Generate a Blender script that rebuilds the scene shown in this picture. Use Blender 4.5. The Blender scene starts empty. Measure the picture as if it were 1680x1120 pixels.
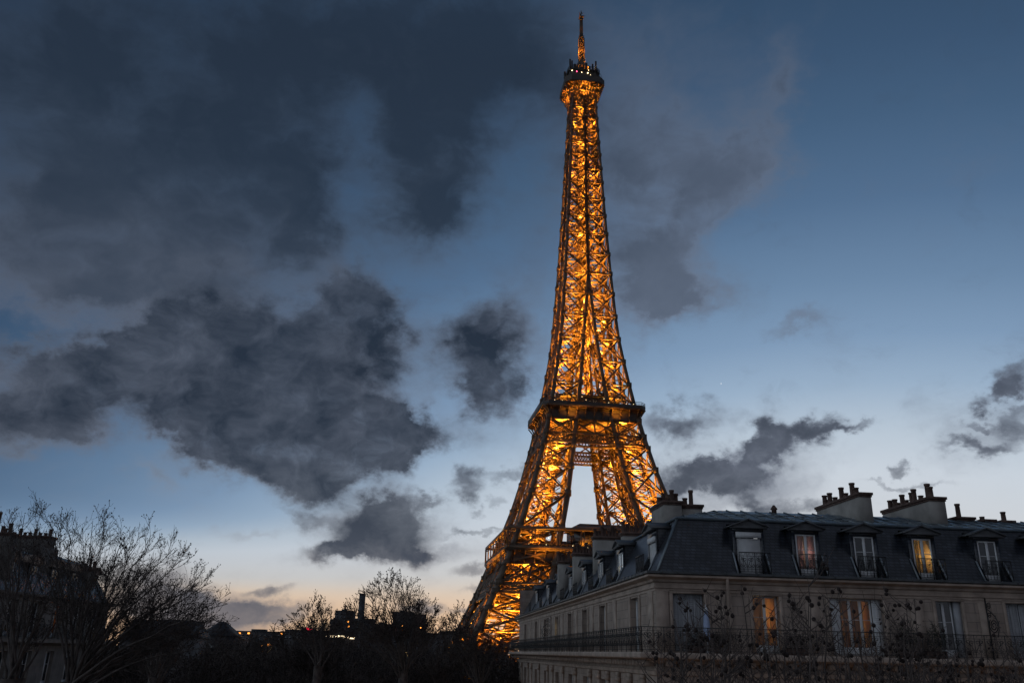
import bpy, math, random
import numpy as np
from mathutils import Matrix, Vector

# ------------------------------------------------------------------ camera
SC = bpy.context.scene
COL = SC.collection
FPX, PITCH, ROLL, CZ = 1399.46, math.radians(20.0606), math.radians(1.3174), 20.0
cam_d = bpy.data.cameras.new('camera'); cam = bpy.data.objects.new('camera', cam_d); COL.objects.link(cam)
cam_d.sensor_width = 36; cam_d.lens = 36 * FPX / 1680; cam_d.clip_start = .1; cam_d.clip_end = 30000
_c, _s = math.cos(ROLL), math.sin(ROLL)
_X = Vector((1, 0, 0)); _U = Vector((0, -math.sin(PITCH), math.cos(PITCH))); _F = Vector((0, math.cos(PITCH), math.sin(PITCH)))
_Rv = _c * _X + _s * _U; _Uv = -_s * _X + _c * _U
M = Matrix((( _Rv.x, _Uv.x, -_F.x, 0), (_Rv.y, _Uv.y, -_F.y, 0), (_Rv.z, _Uv.z, -_F.z, CZ), (0, 0, 0, 1)))
cam.matrix_world = M
SC.camera = cam
SC.view_settings.view_transform = 'Standard'; SC.view_settings.look = 'None'
SC.view_settings.exposure = 0.0; SC.view_settings.gamma = 1.0
SC.render.engine = 'CYCLES'
SC.cycles.max_bounces = 5; SC.cycles.transparent_max_bounces = 12
SC.cycles.sample_clamp_indirect = 3.0

def ray(x, y):
    X = (x - 840) / FPX; Y = (560 - y) / FPX
    a = _c * X - _s * Y; b = _s * X + _c * Y
    return np.array([a, math.cos(PITCH) - b * math.sin(PITCH), math.sin(PITCH) + b * math.cos(PITCH)])
def at(x, y, Y):
    r = ray(x, y); return np.array([0, 0, CZ]) + r * Y / r[1]
def azel(x, y):
    r = ray(x, y); r = r / np.linalg.norm(r)
    return np.array([math.atan2(r[0], r[1]), math.asin(r[2])])
def lin(c):
    return tuple(((v / 255) / 12.92 if v / 255 <= .04045 else ((v / 255 + .055) / 1.055) ** 2.4) for v in c)

# ------------------------------------------------------------------ world: dusk sky with clouds
world = bpy.data.worlds.new("World"); SC.world = world; world.use_nodes = True
WT = world.node_tree; WT.nodes.clear()
def wn(t, **k):
    n = WT.nodes.new(t)
    for a, v in k.items(): setattr(n, a, v)
    return n
def wl(a, b): WT.links.new(a, b)
def wmath(op, a, b=None, c=None, clamp=False):
    n = wn('ShaderNodeMath', operation=op, use_clamp=clamp)
    for i, v in enumerate((a, b, c)):
        if v is None: continue
        if isinstance(v, (int, float)): n.inputs[i].default_value = v
        else: wl(v, n.inputs[i])
    return n.outputs[0]
def wramp(fac, stops, interp='LINEAR'):
    n = wn('ShaderNodeValToRGB'); n.color_ramp.interpolation = interp
    e = n.color_ramp.elements
    while len(e) > 1: e.remove(e[-1])
    e[0].position = stops[0][0]; e[0].color = (*stops[0][1], 1)
    for p, c in stops[1:]:
        q = e.new(p); q.color = (*c, 1)
    wl(fac, n.inputs[0]); return n.outputs[0]
def wnoise(vec, scale, detail=6, rough=.55, col=False, lac=2.0):
    n = wn('ShaderNodeTexNoise'); n.inputs['Scale'].default_value = scale; n.inputs['Detail'].default_value = detail
    n.inputs['Roughness'].default_value = rough; n.inputs['Lacunarity'].default_value = lac
    wl(vec, n.inputs['Vector']); return n.outputs['Color' if col else 'Fac']
def wsmooth(v, a, b, lo=0., hi=1.):
    n = wn('ShaderNodeMapRange', interpolation_type='SMOOTHSTEP')
    n.inputs[1].default_value = a; n.inputs[2].default_value = b; n.inputs[3].default_value = lo; n.inputs[4].default_value = hi
    wl(v, n.inputs[0]); return n.outputs[0]
def wmix(f, a, b):
    n = wn('ShaderNodeMix', data_type='RGBA')
    for i, v in ((0, f), (6, a), (7, b)):
        if isinstance(v, (int, float)): n.inputs[i].default_value = v
        elif isinstance(v, tuple): n.inputs[i].default_value = (*v, 1)
        else: wl(v, n.inputs[i])
    return n.outputs[2]

tc = wn('ShaderNodeTexCoord'); D = tc.outputs['Generated']
sx = wn('ShaderNodeSeparateXYZ'); wl(D, sx.inputs[0])
az = wmath('ARCTAN2', sx.outputs[0], sx.outputs[1])
el = wmath('ARCSINE', sx.outputs[2])
# clear-sky colour by elevation, darker away from the sunset azimuth
SUNAZ = math.radians(20)
cosd = wmath('COSINE', wmath('SUBTRACT', az, SUNAZ))
eldeg = wmath('MULTIPLY', el, 180 / math.pi)
shift = wmath('MULTIPLY', wmath('SUBTRACT', 1.0, cosd), 47.0)
lowfade = wsmooth(eldeg, 2.2, 8.5)
eeff = wmath('ADD', eldeg, wmath('MULTIPLY', shift, lowfade))
sky_stops = [(-3, (150, 138, 128)), (0, (228, 184, 146)), (2.0, (232, 196, 162)), (3.8, (224, 204, 184)), (4.9, (214, 206, 198)), (6, (206, 206, 206)), (8.5, (203, 208, 214)), (11, (200, 209, 219)), (13.5, (184, 198, 212)),
             (16.5, (152, 175, 199)), (19.5, (126, 153, 183)), (23, (106, 134, 165)), (28, (82, 110, 142)), (33, (67, 94, 124)),
             (37, (58, 83, 112)), (44, (45, 68, 94)), (60, (28, 48, 72)), (90, (20, 34, 54))]
sky = wramp(wmath('DIVIDE', wmath('ADD', eeff, 3.0), 93.0), [((e + 3) / 93, lin(c)) for e, c in sky_stops])
dimf = wmath('SUBTRACT', 1.0, wmath('MULTIPLY', wmath('SUBTRACT', 1.0, cosd), wsmooth(eldeg, 3., 14., .6, .2)))
dimf = wmath('MAXIMUM', dimf, .35)
sm0 = wn('ShaderNodeVectorMath', operation='SCALE'); wl(sky, sm0.inputs[0]); wl(dimf, sm0.inputs['Scale']); sky = sm0.outputs[0]
# clouds : irregular masses given as (x, y, rx, ry, tilt, weight) and turned into azimuth / elevation ellipses
VEIL = [(240, 460, 210, 80, 10, .65), (380, 650, 300, 130, 0, .4), (800, 600, 110, 120, 0, .5), (630, 875, 130, 60, 0, .45), (250, 200, 330, 220, 0, .08), (560, 90, 200, 120, 0, .1), (1180, 730, 150, 70, 0, .35), (60, 400, 110, 90, 0, .6), (180, 460, 100, 40, 0, .4), (590, 230, 30, 120, 0, -.3),   # thin, high grey layer
 (60, 100, 260, 170, 0, .75), (320, 60, 230, 130, 0, .7), (120, 300, 190, 130, 10, .75), (300, 300, 170, 120, 10, .7), (480, 200, 120, 200, 5, .95), (700, 200, 110, 190, 8, 1.3), (660, 30, 230, 90, 0, .75), (880, 150, 120, 170, 0, .85), (60, 480, 90, 60, 0, .45),
 (330, 430, 170, 90, 15, .85), (460, 350, 110, 90, 0, .8), (740, 340, 70, 60, 0, .6), (610, 620, 110, 120, 0, .55), (880, 450, 55, 110, 10, .55),
 (1040, 470, 85, 80, -30, 1.0), (1120, 480, 70, 30, -10, .9), (1120, 390, 100, 60, -50, .95), (1195, 310, 80, 60, -45, .85), (1110, 240, 80, 100, -20, .8), (1245, 230, 60, 90, -20, .95), (1290, 130, 44, 90, 8, .95), (1050, 120, 110, 130, 0, .75), (1000, 300, 70, 100, 0, .8), (1180, 60, 80, 60, 0, .4),
 (1300, 545, 60, 18, -22, .75), (1140, 825, 120, 20, 0, .7), (1230, 790, 90, 40, 10, .6), (420, 872, 70, 10, 0, .5), (700, 905, 110, 12, 0, .6), (250, 770, 60, 14, 20, .35), (560, 860, 90, 20, 0, .5), (1400, 740, 120, 30, -10, .3), (1620, 700, 80, 50, -10, .5)]
CUMU = [  # low broken cumulus
 (60, 620, 120, 62, 0, 1.0), (150, 590, 90, 50, 0, .9), (30, 700, 90, 48, 5, .9), (120, 680, 80, 50, 0, .85), (250, 600, 90, 75, 15, .95), (300, 560, 80, 60, 15, .9),
 (370, 620, 110, 85, 15, 1.05), (470, 600, 90, 80, 0, 1.0), (340, 700, 90, 50, 25, 1.0), (430, 730, 120, 60, 22, 1.1), (540, 720, 110, 70, 5, 1.1), (510, 795, 62, 44, 0, 1.05), (600, 740, 90, 48, 0, 1.0), (690, 725, 70, 30, -4, .95), (640, 690, 60, 34, 0, .8),
 (580, 470, 72, 52, 20, .95), (600, 550, 70, 60, 0, .85), (545, 540, 60, 70, 0, .85), (655, 590, 30, 48, 0, .7), (540, 640, 80, 60, 0, .9), (350, 480, 110, 60, 20, .8),
 (800, 532, 58, 44, -10, .85), (775, 600, 62, 44, 0, .8), (825, 590, 50, 60, 0, .78), (800, 660, 40, 34, 20, .9), (860, 640, 18, 30, 0, .6),
 (610, 868, 52, 38, -15, 1.05), (650, 838, 46, 28, -20, 1.0), (560, 908, 66, 17, -5, .95), (665, 880, 52, 32, 0, 1.05), (610, 908, 80, 20, 0, 1.0), (700, 820, 22, 10, -10, .6),
 (768, 803, 30, 20, 0, .9), (842, 780, 36, 15, -18, .75), (772, 934, 30, 9, 0, .85), (795, 964, 32, 7, 0, .9), (785, 880, 44, 6, -3, .85), (505, 857, 52, 10, 12, .6), (440, 974, 34, 7, 0, .85), (790, 843, 12, 8, 0, .6), (823, 827, 14, 10, 0, .6),
 (450, 1005, 80, 16, 0, .95), (255, 975, 90, 46, 15, 1.1), (330, 1012, 130, 34, 5, 1.1), (690, 995, 42, 8, 0, .95), (775, 1001, 34, 6, 0, .95), (690, 904, 30, 6, 0, .6),
 (1105, 690, 72, 30, -10, 1.0), (1165, 770, 96, 28, -8, 1.05), (1200, 750, 70, 22, -10, .9), (1262, 712, 54, 34, -8, .95), (1320, 695, 62, 20, -10, .95), (1400, 692, 46, 9, -5, .8), (1225, 795, 44, 20, 20, .8), (1140, 800, 50, 16, 0, .7),
 (1655, 628, 46, 24, -28, .95), (1630, 655, 36, 16, -15, .8), (1672, 690, 44, 18, -15, .9), (1620, 732, 62, 14, -8, .9), (1490, 768, 17, 10, 0, .85), (1300, 832, 50, 14, 0, .9), (1500, 800, 60, 7, -6, .75), (1610, 690, 18, 7, 0, .7), (1240, 825, 26, 14, 30, .7), (1212, 728, 14, 40, 25, -.8), (1300, 690, 14, 18, 0, -.4), (250, 640, 30, 30, 0, -.35), (560, 620, 26, 30, 0, -.35), (795, 570, 22, 16, 0, -.4)]
dxyz = wn('ShaderNodeVectorMath', operation='MULTIPLY'); wl(D, dxyz.inputs[0]); dxyz.inputs[1].default_value = (1, 1, 1.35)
DV = dxyz.outputs[0]
def centred(v):
    n = wn('ShaderNodeVectorMath', operation='SUBTRACT'); wl(v, n.inputs[0]); n.inputs[1].default_value = (.5, .5, .5); return n.outputs[0]
w1 = centred(wnoise(DV, 11, 3, .55, True)); w2 = centred(wnoise(DV, 38, 5, .62, True))
q0 = wn('ShaderNodeCombineXYZ'); wl(az, q0.inputs[0]); wl(el, q0.inputs[1]); q0.inputs[2].default_value = 1.0
damp = wsmooth(eldeg, 2.0, 14.0, .4, 1.0)
def scaled(v, f):
    n = wn('ShaderNodeVectorMath', operation='MULTIPLY'); wl(v, n.inputs[0]); n.inputs[1].default_value = (f, f, 0)
    m = wn('ShaderNodeVectorMath', operation='SCALE'); wl(n.outputs[0], m.inputs[0]); wl(damp, m.inputs['Scale']); return m.outputs[0]
def vadd(a, b):
    n = wn('ShaderNodeVectorMath', operation='ADD'); wl(a, n.inputs[0]); wl(b, n.inputs[1]); return n.outputs[0]
Q = vadd(vadd(q0.outputs[0], scaled(w1, .075)), scaled(w2, .055))
def mass(L, pw, kk):
    dens = None
    for x, y, rx, ry, t, w in L:
        t = math.radians(t); c0 = azel(x, y)
        e1 = azel(x + rx * math.cos(t), y + rx * math.sin(t)) - c0
        e2 = azel(x - ry * math.sin(t), y + ry * math.cos(t)) - c0
        A = np.linalg.inv(np.stack([e1, e2], 1)); k = -A @ c0
        d1 = wn('ShaderNodeVectorMath', operation='DOT_PRODUCT'); wl(Q, d1.inputs[0]); d1.inputs[1].default_value = (A[0, 0], A[0, 1], k[0])
        d2 = wn('ShaderNodeVectorMath', operation='DOT_PRODUCT'); wl(Q, d2.inputs[0]); d2.inputs[1].default_value = (A[1, 0], A[1, 1], k[1])
        r2 = wmath('MULTIPLY_ADD', d1.outputs['Value'], d1.outputs['Value'], wmath('MULTIPLY', d2.outputs['Value'], d2.outputs['Value']))
        if pw != 1: r2 = wmath('POWER', r2, pw)
        g = wmath('EXPONENT', wmath('MULTIPLY', r2, -kk))
        dens = wmath('MULTIPLY', g, w) if dens is None else wmath('MULTIPLY_ADD', g, w, dens)
    return wmath('MINIMUM', dens, 1.3)
veil_d = mass(VEIL, 1, 1.0); cum_d = mass(CUMU, 1.5, .7)
DW = vadd(DV, scaled(w1, .12))
n1 = wnoise(DW, 16, 10, .62); n2 = wnoise(DW, 5.5, 7, .55); n3 = wnoise(DW, 9, 9, .58); n4 = wnoise(DW, 11, 8, .55)
def hrow(stops): return wramp(wmath('DIVIDE', wmath('ADD', eldeg, 3.0), 93.0), [((e + 3) / 93, lin(c)) for e, c in stops])
vdk = hrow([(0, (120, 120, 128)), (5, (112, 118, 130)), (10, (90, 100, 114)), (16, (66, 76, 92)), (28, (40, 52, 68)), (38, (37, 49, 65)), (48, (38, 53, 72)), (90, (28, 40, 56))])
vlt0 = hrow([(0, (165, 155, 150)), (5, (150, 150, 156)), (10, (128, 134, 146)), (16, (112, 117, 131)), (28, (72, 84, 102)), (38, (54, 68, 87)), (48, (48, 64, 84)), (90, (36, 52, 70))])
vsun = wramp(wmath('DIVIDE', wmath('ADD', eldeg, 3.0), 93.0), [((e + 3) / 93, lin(c)) for e, c in [(0, (165, 155, 150)), (10, (135, 142, 155)), (20, (106, 117, 136)), (30, (94, 106, 126)), (42, (68, 84, 107)), (90, (40, 56, 74))]])
vlt = wmix(wsmooth(az, -.05, .20), vlt0, vsun)
cdk = hrow([(0, (92, 96, 108)), (4, (76, 82, 95)), (7, (58, 66, 80)), (12, (39, 48, 62)), (22, (32, 43, 58)), (32, (33, 45, 60)), (90, (28, 40, 56))])
clt = hrow([(0, (150, 138, 132)), (4, (142, 138, 140)), (7, (112, 118, 128)), (12, (98, 105, 120)), (22, (80, 89, 105)), (32, (60, 72, 89)), (90, (36, 52, 70))])
vedge = wmath('ADD', veil_d, wmath('MULTIPLY', wmath('SUBTRACT', n3, .5), 1.9))
va = wmath('MULTIPLY', wsmooth(vedge, .05, 1.35), .95)
sunside = wsmooth(az, -.05, .20)
vtone = wmath('ADD', wmath('SUBTRACT', wsmooth(vedge, .3, 1.5), wmath('MULTIPLY', sunside, .6)), wmath('MULTIPLY', wmath('SUBTRACT', n2, .5), .95), None, True)
mixv = wmix(va, sky, wmix(vtone, vlt, vdk))
cedge = wmath('ADD', cum_d, wmath('MULTIPLY', wmath('SUBTRACT', n1, .5), 1.6))
ca = wmath('MULTIPLY', wsmooth(cedge, .0, 1.3), .97)
ctone = wmath('ADD', wmath('SUBTRACT', wsmooth(cedge, .35, 1.75), wmath('MULTIPLY_ADD', sunside, .2, .04)), wmath('MULTIPLY', wmath('SUBTRACT', n4, .5), 1.9), None, True)
mixc = wmix(ca, mixv, wmix(ctone, clt, cdk))
# one bright planet low over the rooftops
pd = ray(1183, 629); pd = pd / np.linalg.norm(pd)
dp = wn('ShaderNodeVectorMath', operation='DOT_PRODUCT'); nrm = wn('ShaderNodeVectorMath', operation='NORMALIZE'); wl(D, nrm.inputs[0]); wl(nrm.outputs[0], dp.inputs[0]); dp.inputs[1].default_value = tuple(pd)
star = wmath('GREATER_THAN', dp.outputs['Value'], math.cos(.00065))
mixc = wmix(wmath('MULTIPLY', star, .6), mixc, (.85, .88, .95))
# unseen sky behind the viewpoint, brightened as added fill for the facades
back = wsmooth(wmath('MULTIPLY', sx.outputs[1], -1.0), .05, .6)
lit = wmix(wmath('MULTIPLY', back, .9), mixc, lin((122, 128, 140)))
left_fill = wmath('MULTIPLY', wsmooth(wmath('MULTIPLY', sx.outputs[0], -1.0), .55, .88), wsmooth(eldeg, 48, 70, 1., 0.))  # glow added to the unseen left sky to light slate and side wall
lit = wmix(wmath('MULTIPLY', left_fill, .9), lit, lin((196, 212, 228)))
# a trace of the physical dusk sky underneath
nish = wn('ShaderNodeTexSky', sky_type='NISHITA'); nish.sun_disc = False; nish.sun_elevation = math.radians(-1.0); nish.sun_rotation = SUNAZ; nish.altitude = 60
bgn = wn('ShaderNodeBackground'); wl(nish.outputs[0], bgn.inputs[0]); bgn.inputs[1].default_value = .004
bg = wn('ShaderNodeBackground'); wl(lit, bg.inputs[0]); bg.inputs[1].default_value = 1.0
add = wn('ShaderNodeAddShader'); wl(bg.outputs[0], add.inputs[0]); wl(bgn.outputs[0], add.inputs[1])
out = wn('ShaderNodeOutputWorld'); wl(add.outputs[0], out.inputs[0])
world.cycles.sampling_method = 'MANUAL'; world.cycles.sample_map_resolution = 1024

# ------------------------------------------------------------------ helpers
class MB:
    """collects quads, boxes, beams and tubes; build() links them as ONE mesh object"""
    def __init__(s): s.v = []; s.f = []; s.n = 0; s.seg = []
    def add(s, vs, fs):
        s.v.append(np.asarray(vs, float)); o = s.n; s.f += [tuple(i + o for i in f) for f in fs]; s.n += len(vs)
    def quad(s, a, b, c, d): s.add([a, b, c, d], [(0, 1, 2, 3)])
    def poly(s, pts): s.add(pts, [tuple(range(len(pts)))])
    def hexa(s, p):  # 8 pts : bottom 4, top 4
        s.add(p, [(0, 3, 2, 1), (4, 5, 6, 7), (0, 1, 5, 4), (1, 2, 6, 5), (2, 3, 7, 6), (3, 0, 4, 7)])
    def box(s, x0, x1, y0, y1, z0, z1, T=None):
        p = [(x0, y0, z0), (x1, y0, z0), (x1, y1, z0), (x0, y1, z0), (x0, y0, z1), (x1, y0, z1), (x1, y1, z1), (x0, y1, z1)]
        if T: p = [T(*q) for q in p]
        s.hexa(p)
    def beam(s, a, b, w, h=None): s.seg.append((*a, *b, w, h or w))
    def tube(s, pts, rs, n=4, cap=False):
        pts = np.asarray(pts, float); k = len(pts)
        t = np.gradient(pts, axis=0); t /= np.linalg.norm(t, axis=1)[:, None] + 1e-9
        ref = np.array([0., 0, 1]) if abs(t[:, 2]).mean() < .9 else np.array([1., 0, 0])
        u = np.cross(t, ref); u /= np.linalg.norm(u, axis=1)[:, None] + 1e-9
        w = np.cross(t, u)
        an = np.arange(n) * 2 * math.pi / n
        r = np.broadcast_to(np.asarray(rs, float), (k,))
        V = pts[:, None, :] + r[:, None, None] * (np.cos(an)[None, :, None] * u[:, None, :] + np.sin(an)[None, :, None] * w[:, None, :])
        fs = [(i * n + j, i * n + (j + 1) % n, (i + 1) * n + (j + 1) % n, (i + 1) * n + j) for i in range(k - 1) for j in range(n)]
        if cap: fs += [tuple(range(n - 1, -1, -1)), tuple((k - 1) * n + j for j in range(n))]
        s.add(V.reshape(-1, 3), fs)
    def lathe(s, c, prof, n=10):  # prof [(r,z)]
        an = np.arange(n) * 2 * math.pi / n
        V = [(c[0] + r * math.cos(a), c[1] + r * math.sin(a), c[2] + z) for r, z in prof for a in an]
        k = len(prof)
        fs = [(i * n + j, i * n + (j + 1) % n, (i + 1) * n + (j + 1) % n, (i + 1) * n + j) for i in range(k - 1) for j in range(n)]
        fs += [tuple(range(n - 1, -1, -1)), tuple((k - 1) * n + j for j in range(n))]
        s.add(V, fs)
    def ball(s, c, r):  # octahedral pebble
        c = np.asarray(c); e = np.eye(3) * r
        s.add([c + e[0], c + e[1], c - e[0], c - e[1], c + e[2], c - e[2]], [(0, 1, 4), (1, 2, 4), (2, 3, 4), (3, 0, 4), (1, 0, 5), (2, 1, 5), (3, 2, 5), (0, 3, 5)])
    def sphere(s, c, r, n=8, m=5, sz=1.0):
        s.lathe(c, [(r * math.sin(math.pi * (i + .02) / (m + .04)), -r * sz * math.cos(math.pi * (i + .02) / (m + .04))) for i in range(m + 1)], n)
    def build(s, name, mat, parent=None, smooth=False, loc=None):
        if s.seg:
            S = np.array(s.seg); a = S[:, :3]; b = S[:, 3:6]; w = S[:, 6:7] / 2; h = S[:, 7:8] / 2
            t = b - a; t /= np.linalg.norm(t, axis=1)[:, None] + 1e-9
            ref = np.where(np.abs(t[:, 2:3]) > .97, np.array([[1., 0, 0]]), np.array([[0, 0, 1.]]))
            u = np.cross(t, ref); u /= np.linalg.norm(u, axis=1)[:, None]; v = np.cross(u, t)
            V = np.stack([a - u * w - v * h, a + u * w - v * h, a + u * w + v * h, a - u * w + v * h, b - u * w - v * h, b + u * w - v * h, b + u * w + v * h, b - u * w + v * h], 1).reshape(-1, 3)
            base = np.array([(0, 3, 2, 1), (4, 5, 6, 7), (0, 1, 5, 4), (1, 2, 6, 5), (2, 3, 7, 6), (3, 0, 4, 7)])
            Fs = (np.arange(len(S))[:, None, None] * 8 + base[None]).reshape(-1, 4) + s.n
            s.v.append(V); s.f += list(map(tuple, Fs.tolist())); s.n += len(V); s.seg = []
        me = bpy.data.meshes.new(name)
        V = np.concatenate(s.v) if s.v else np.zeros((0, 3))
        L = np.fromiter((i for f in s.f for i in f), np.int32); ln = np.fromiter((len(f) for f in s.f), np.int32)
        me.vertices.add(len(V)); me.vertices.foreach_set('co', V.astype(np.float32).ravel())
        me.loops.add(len(L)); me.loops.foreach_set('vertex_index', L)
        me.polygons.add(len(ln)); me.polygons.foreach_set('loop_start', np.concatenate([[0], np.cumsum(ln)[:-1]]).astype(np.int32))
        if smooth: me.polygons.foreach_set('use_smooth', np.ones(len(ln), bool))
        me.update(calc_edges=True); me.validate()
        me.materials.append(mat)
        o = bpy.data.objects.new(name, me); COL.objects.link(o)
        if parent is not None: o.parent = parent
        if loc is not None: o.location = loc
        return o

def tag(o, label=None, cat=None, group=None, kind=None):
    for k, v in (('label', label), ('category', cat), ('group', group), ('kind', kind)):
        if v: o[k] = v
    return o
def empty(name, loc, rz=0., **k):
    o = bpy.data.objects.new(name, None); COL.objects.link(o); o.location = tuple(loc); o.rotation_euler = (0, 0, rz); o.empty_display_size = .5
    return tag(o, **k)
def copy_tree(o, parent=None):
    c = o.copy(); COL.objects.link(c)
    if parent is not None: c.parent = parent
    for ch in o.children: copy_tree(ch, c)
    return c
def lamp(name, loc, power, color, parent=None, radius=.3, typ='POINT', size=60, rot=None):
    l = bpy.data.lights.new(name, typ); l.energy = power; l.color = color; l.shadow_soft_size = radius
    if typ == 'SPOT': l.spot_size = math.radians(size); l.spot_blend = .6
    o = bpy.data.objects.new(name, l); COL.objects.link(o); o.location = loc
    if rot: o.rotation_euler = rot
    if parent is not None: o.parent = parent
    return o

# ------------------------------------------------------------------ materials
def mat(name, col, rough=.7, metal=0., noise=None, emit=None, estr=0., spec=.5, bump=0., bscale=20, var=None):
    m = bpy.data.materials.new(name); m.use_nodes = True; t = m.node_tree; b = t.nodes['Principled BSDF']
    b.inputs['Base Color'].default_value = (*col, 1); b.inputs['Roughness'].default_value = rough; b.inputs['Metallic'].default_value = metal
    b.inputs['Specular IOR Level'].default_value = spec
    if emit: b.inputs['Emission Color'].default_value = (*emit, 1); b.inputs['Emission Strength'].default_value = estr
    if noise:
        tcn = t.nodes.new('ShaderNodeTexCoord'); n = t.nodes.new('ShaderNodeTexNoise'); n.inputs['Scale'].default_value = noise; n.inputs['Detail'].default_value = 6
        t.links.new(tcn.outputs['Object'], n.inputs['Vector'])
        r = t.nodes.new('ShaderNodeValToRGB'); v = var or .35
        r.color_ramp.elements[0].position = .3; r.color_ramp.elements[1].position = .7
        r.color_ramp.elements[0].color = (*[c * (1 - v) for c in col], 1); r.color_ramp.elements[1].color = (*[min(1, c * (1 + v)) for c in col], 1)
        t.links.new(n.outputs['Fac'], r.inputs[0]); t.links.new(r.outputs[0], b.inputs['Base Color'])
        if bump:
            n2 = t.nodes.new('ShaderNodeTexNoise'); n2.inputs['Scale'].default_value = bscale; t.links.new(tcn.outputs['Object'], n2.inputs['Vector'])
            bp = t.nodes.new('ShaderNodeBump'); bp.inputs['Strength'].default_value = bump; t.links.new(n2.outputs['Fac'], bp.inputs['Height']); t.links.new(bp.outputs[0], b.inputs['Normal'])
    return m
def brickmat(name, c1, c2, mortar, bw, bh, ms, rough, bump=.3, offset=.5, stain=.25, spec=.4, var=0.):
    m = bpy.data.materials.new(name); m.use_nodes = True; t = m.node_tree; b = t.nodes['Principled BSDF']; N = t.nodes.new; L = t.links.new
    tcn = N('ShaderNodeTexCoord'); sp = N('ShaderNodeSeparateXYZ'); L(tcn.outputs['Object'], sp.inputs[0])
    ad = N('ShaderNodeMath'); ad.operation = 'ADD'; L(sp.outputs[0], ad.inputs[0]); L(sp.outputs[1], ad.inputs[1])
    cb = N('ShaderNodeCombineXYZ'); L(ad.outputs[0], cb.inputs[0]); L(sp.outputs[2], cb.inputs[1])
    br = N('ShaderNodeTexBrick'); L(cb.outputs[0], br.inputs['Vector'])
    br.inputs['Color1'].default_value = (*c1, 1); br.inputs['Color2'].default_value = (*c2, 1); br.inputs['Mortar'].default_value = (*mortar, 1)
    br.inputs['Scale'].default_value = 1; br.inputs['Brick Width'].default_value = bw; br.inputs['Row Height'].default_value = bh; br.inputs['Mortar Size'].default_value = ms; br.offset = offset
    br.inputs['Bias'].default_value = 0.
    n = N('ShaderNodeTexNoise'); n.inputs['Scale'].default_value = 1.3; n.inputs['Detail'].default_value = 8; L(tcn.outputs['Object'], n.inputs['Vector'])
    mr = N('ShaderNodeMapRange'); mr.inputs[1].default_value = .3; mr.inputs[2].default_value = .7; mr.inputs[3].default_value = 1 - stain; mr.inputs[4].default_value = 1 + stain * .5; L(n.outputs['Fac'], mr.inputs[0])
    mx = N('ShaderNodeVectorMath'); mx.operation = 'SCALE'; L(br.outputs['Color'], mx.inputs[0]); L(mr.outputs[0], mx.inputs['Scale'])
    # rain streaks
    n3 = N('ShaderNodeTexNoise'); mp = N('ShaderNodeMapping'); mp.inputs['Scale'].default_value = (2.5, 2.5, .25); L(tcn.outputs['Object'], mp.inputs[0]); L(mp.outputs[0], n3.inputs['Vector']); n3.inputs['Scale'].default_value = 1.6; n3.inputs['Detail'].default_value = 5
    m3 = N('ShaderNodeMapRange'); m3.inputs[1].default_value = .45; m3.inputs[2].default_value = .75; m3.inputs[3].default_value = 1; m3.inputs[4].default_value = 1 - stain; L(n3.outputs['Fac'], m3.inputs[0])
    mx2 = N('ShaderNodeVectorMath'); mx2.operation = 'SCALE'; L(mx.outputs[0], mx2.inputs[0]); L(m3.outputs[0], mx2.inputs['Scale'])
    L(mx2.outputs[0], b.inputs['Base Color']); b.inputs['Roughness'].default_value = rough; b.inputs['Specular IOR Level'].default_value = spec
    bp = N('ShaderNodeBump'); bp.inputs['Strength'].default_value = bump; bp.inputs['Distance'].default_value = .02
    sm = N('ShaderNodeMath'); sm.operation = 'MULTIPLY_ADD'; n4 = N('ShaderNodeTexNoise'); n4.inputs['Scale'].default_value = 14; L(tcn.outputs['Object'], n4.inputs['Vector'])
    L(n4.outputs['Fac'], sm.inputs[0]); sm.inputs[1].default_value = .6; iv = N('ShaderNodeMath'); iv.operation = 'SUBTRACT'; iv.inputs[0].default_value = 1; L(br.outputs['Fac'], iv.inputs[1]); L(iv.outputs[0], sm.inputs[2])
    L(sm.outputs[0], bp.inputs['Height']); L(bp.outputs[0], b.inputs['Normal'])
    return m
def glassmat(name):
    m = bpy.data.materials.new(name); m.use_nodes = True; t = m.node_tree; t.nodes.clear(); N = t.nodes.new; L = t.links.new
    tr = N('ShaderNodeBsdfTransparent'); gl = N('ShaderNodeBsdfGlossy'); gl.inputs['Roughness'].default_value = .03; fr = N('ShaderNodeFresnel'); fr.inputs['IOR'].default_value = 1.6
    mx = N('ShaderNodeMixShader'); L(fr.outputs[0], mx.inputs[0]); L(tr.outputs[0], mx.inputs[1]); L(gl.outputs[0], mx.inputs[2])
    o = N('ShaderNodeOutputMaterial'); L(mx.outputs[0], o.inputs[0]); return m
def clothmat(name, col, trans=.5):
    m = bpy.data.materials.new(name); m.use_nodes = True; t = m.node_tree; t.nodes.clear(); N = t.nodes.new; L = t.links.new
    d = N('ShaderNodeBsdfDiffuse'); d.inputs[0].default_value = (*col, 1); r = N('ShaderNodeBsdfTranslucent'); r.inputs[0].default_value = (*col, 1)
    mx = N('ShaderNodeMixShader'); mx.inputs[0].default_value = trans; L(d.outputs[0], mx.inputs[1]); L(r.outputs[0], mx.inputs[2])
    o = N('ShaderNodeOutputMaterial'); L(mx.outputs[0], o.inputs[0]); return m
IRON = mat('tower_iron', (.085, .055, .034), .55, noise=.6, var=.25)
IRON_DARK = mat('platform_iron', (.04, .031, .026), .6, noise=.5)
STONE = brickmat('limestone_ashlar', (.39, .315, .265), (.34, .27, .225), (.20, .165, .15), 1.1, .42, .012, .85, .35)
STONE_TRIM = mat('limestone_moulding', (.37, .295, .245), .85, noise=1.8, var=.3, bump=.2)
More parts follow.
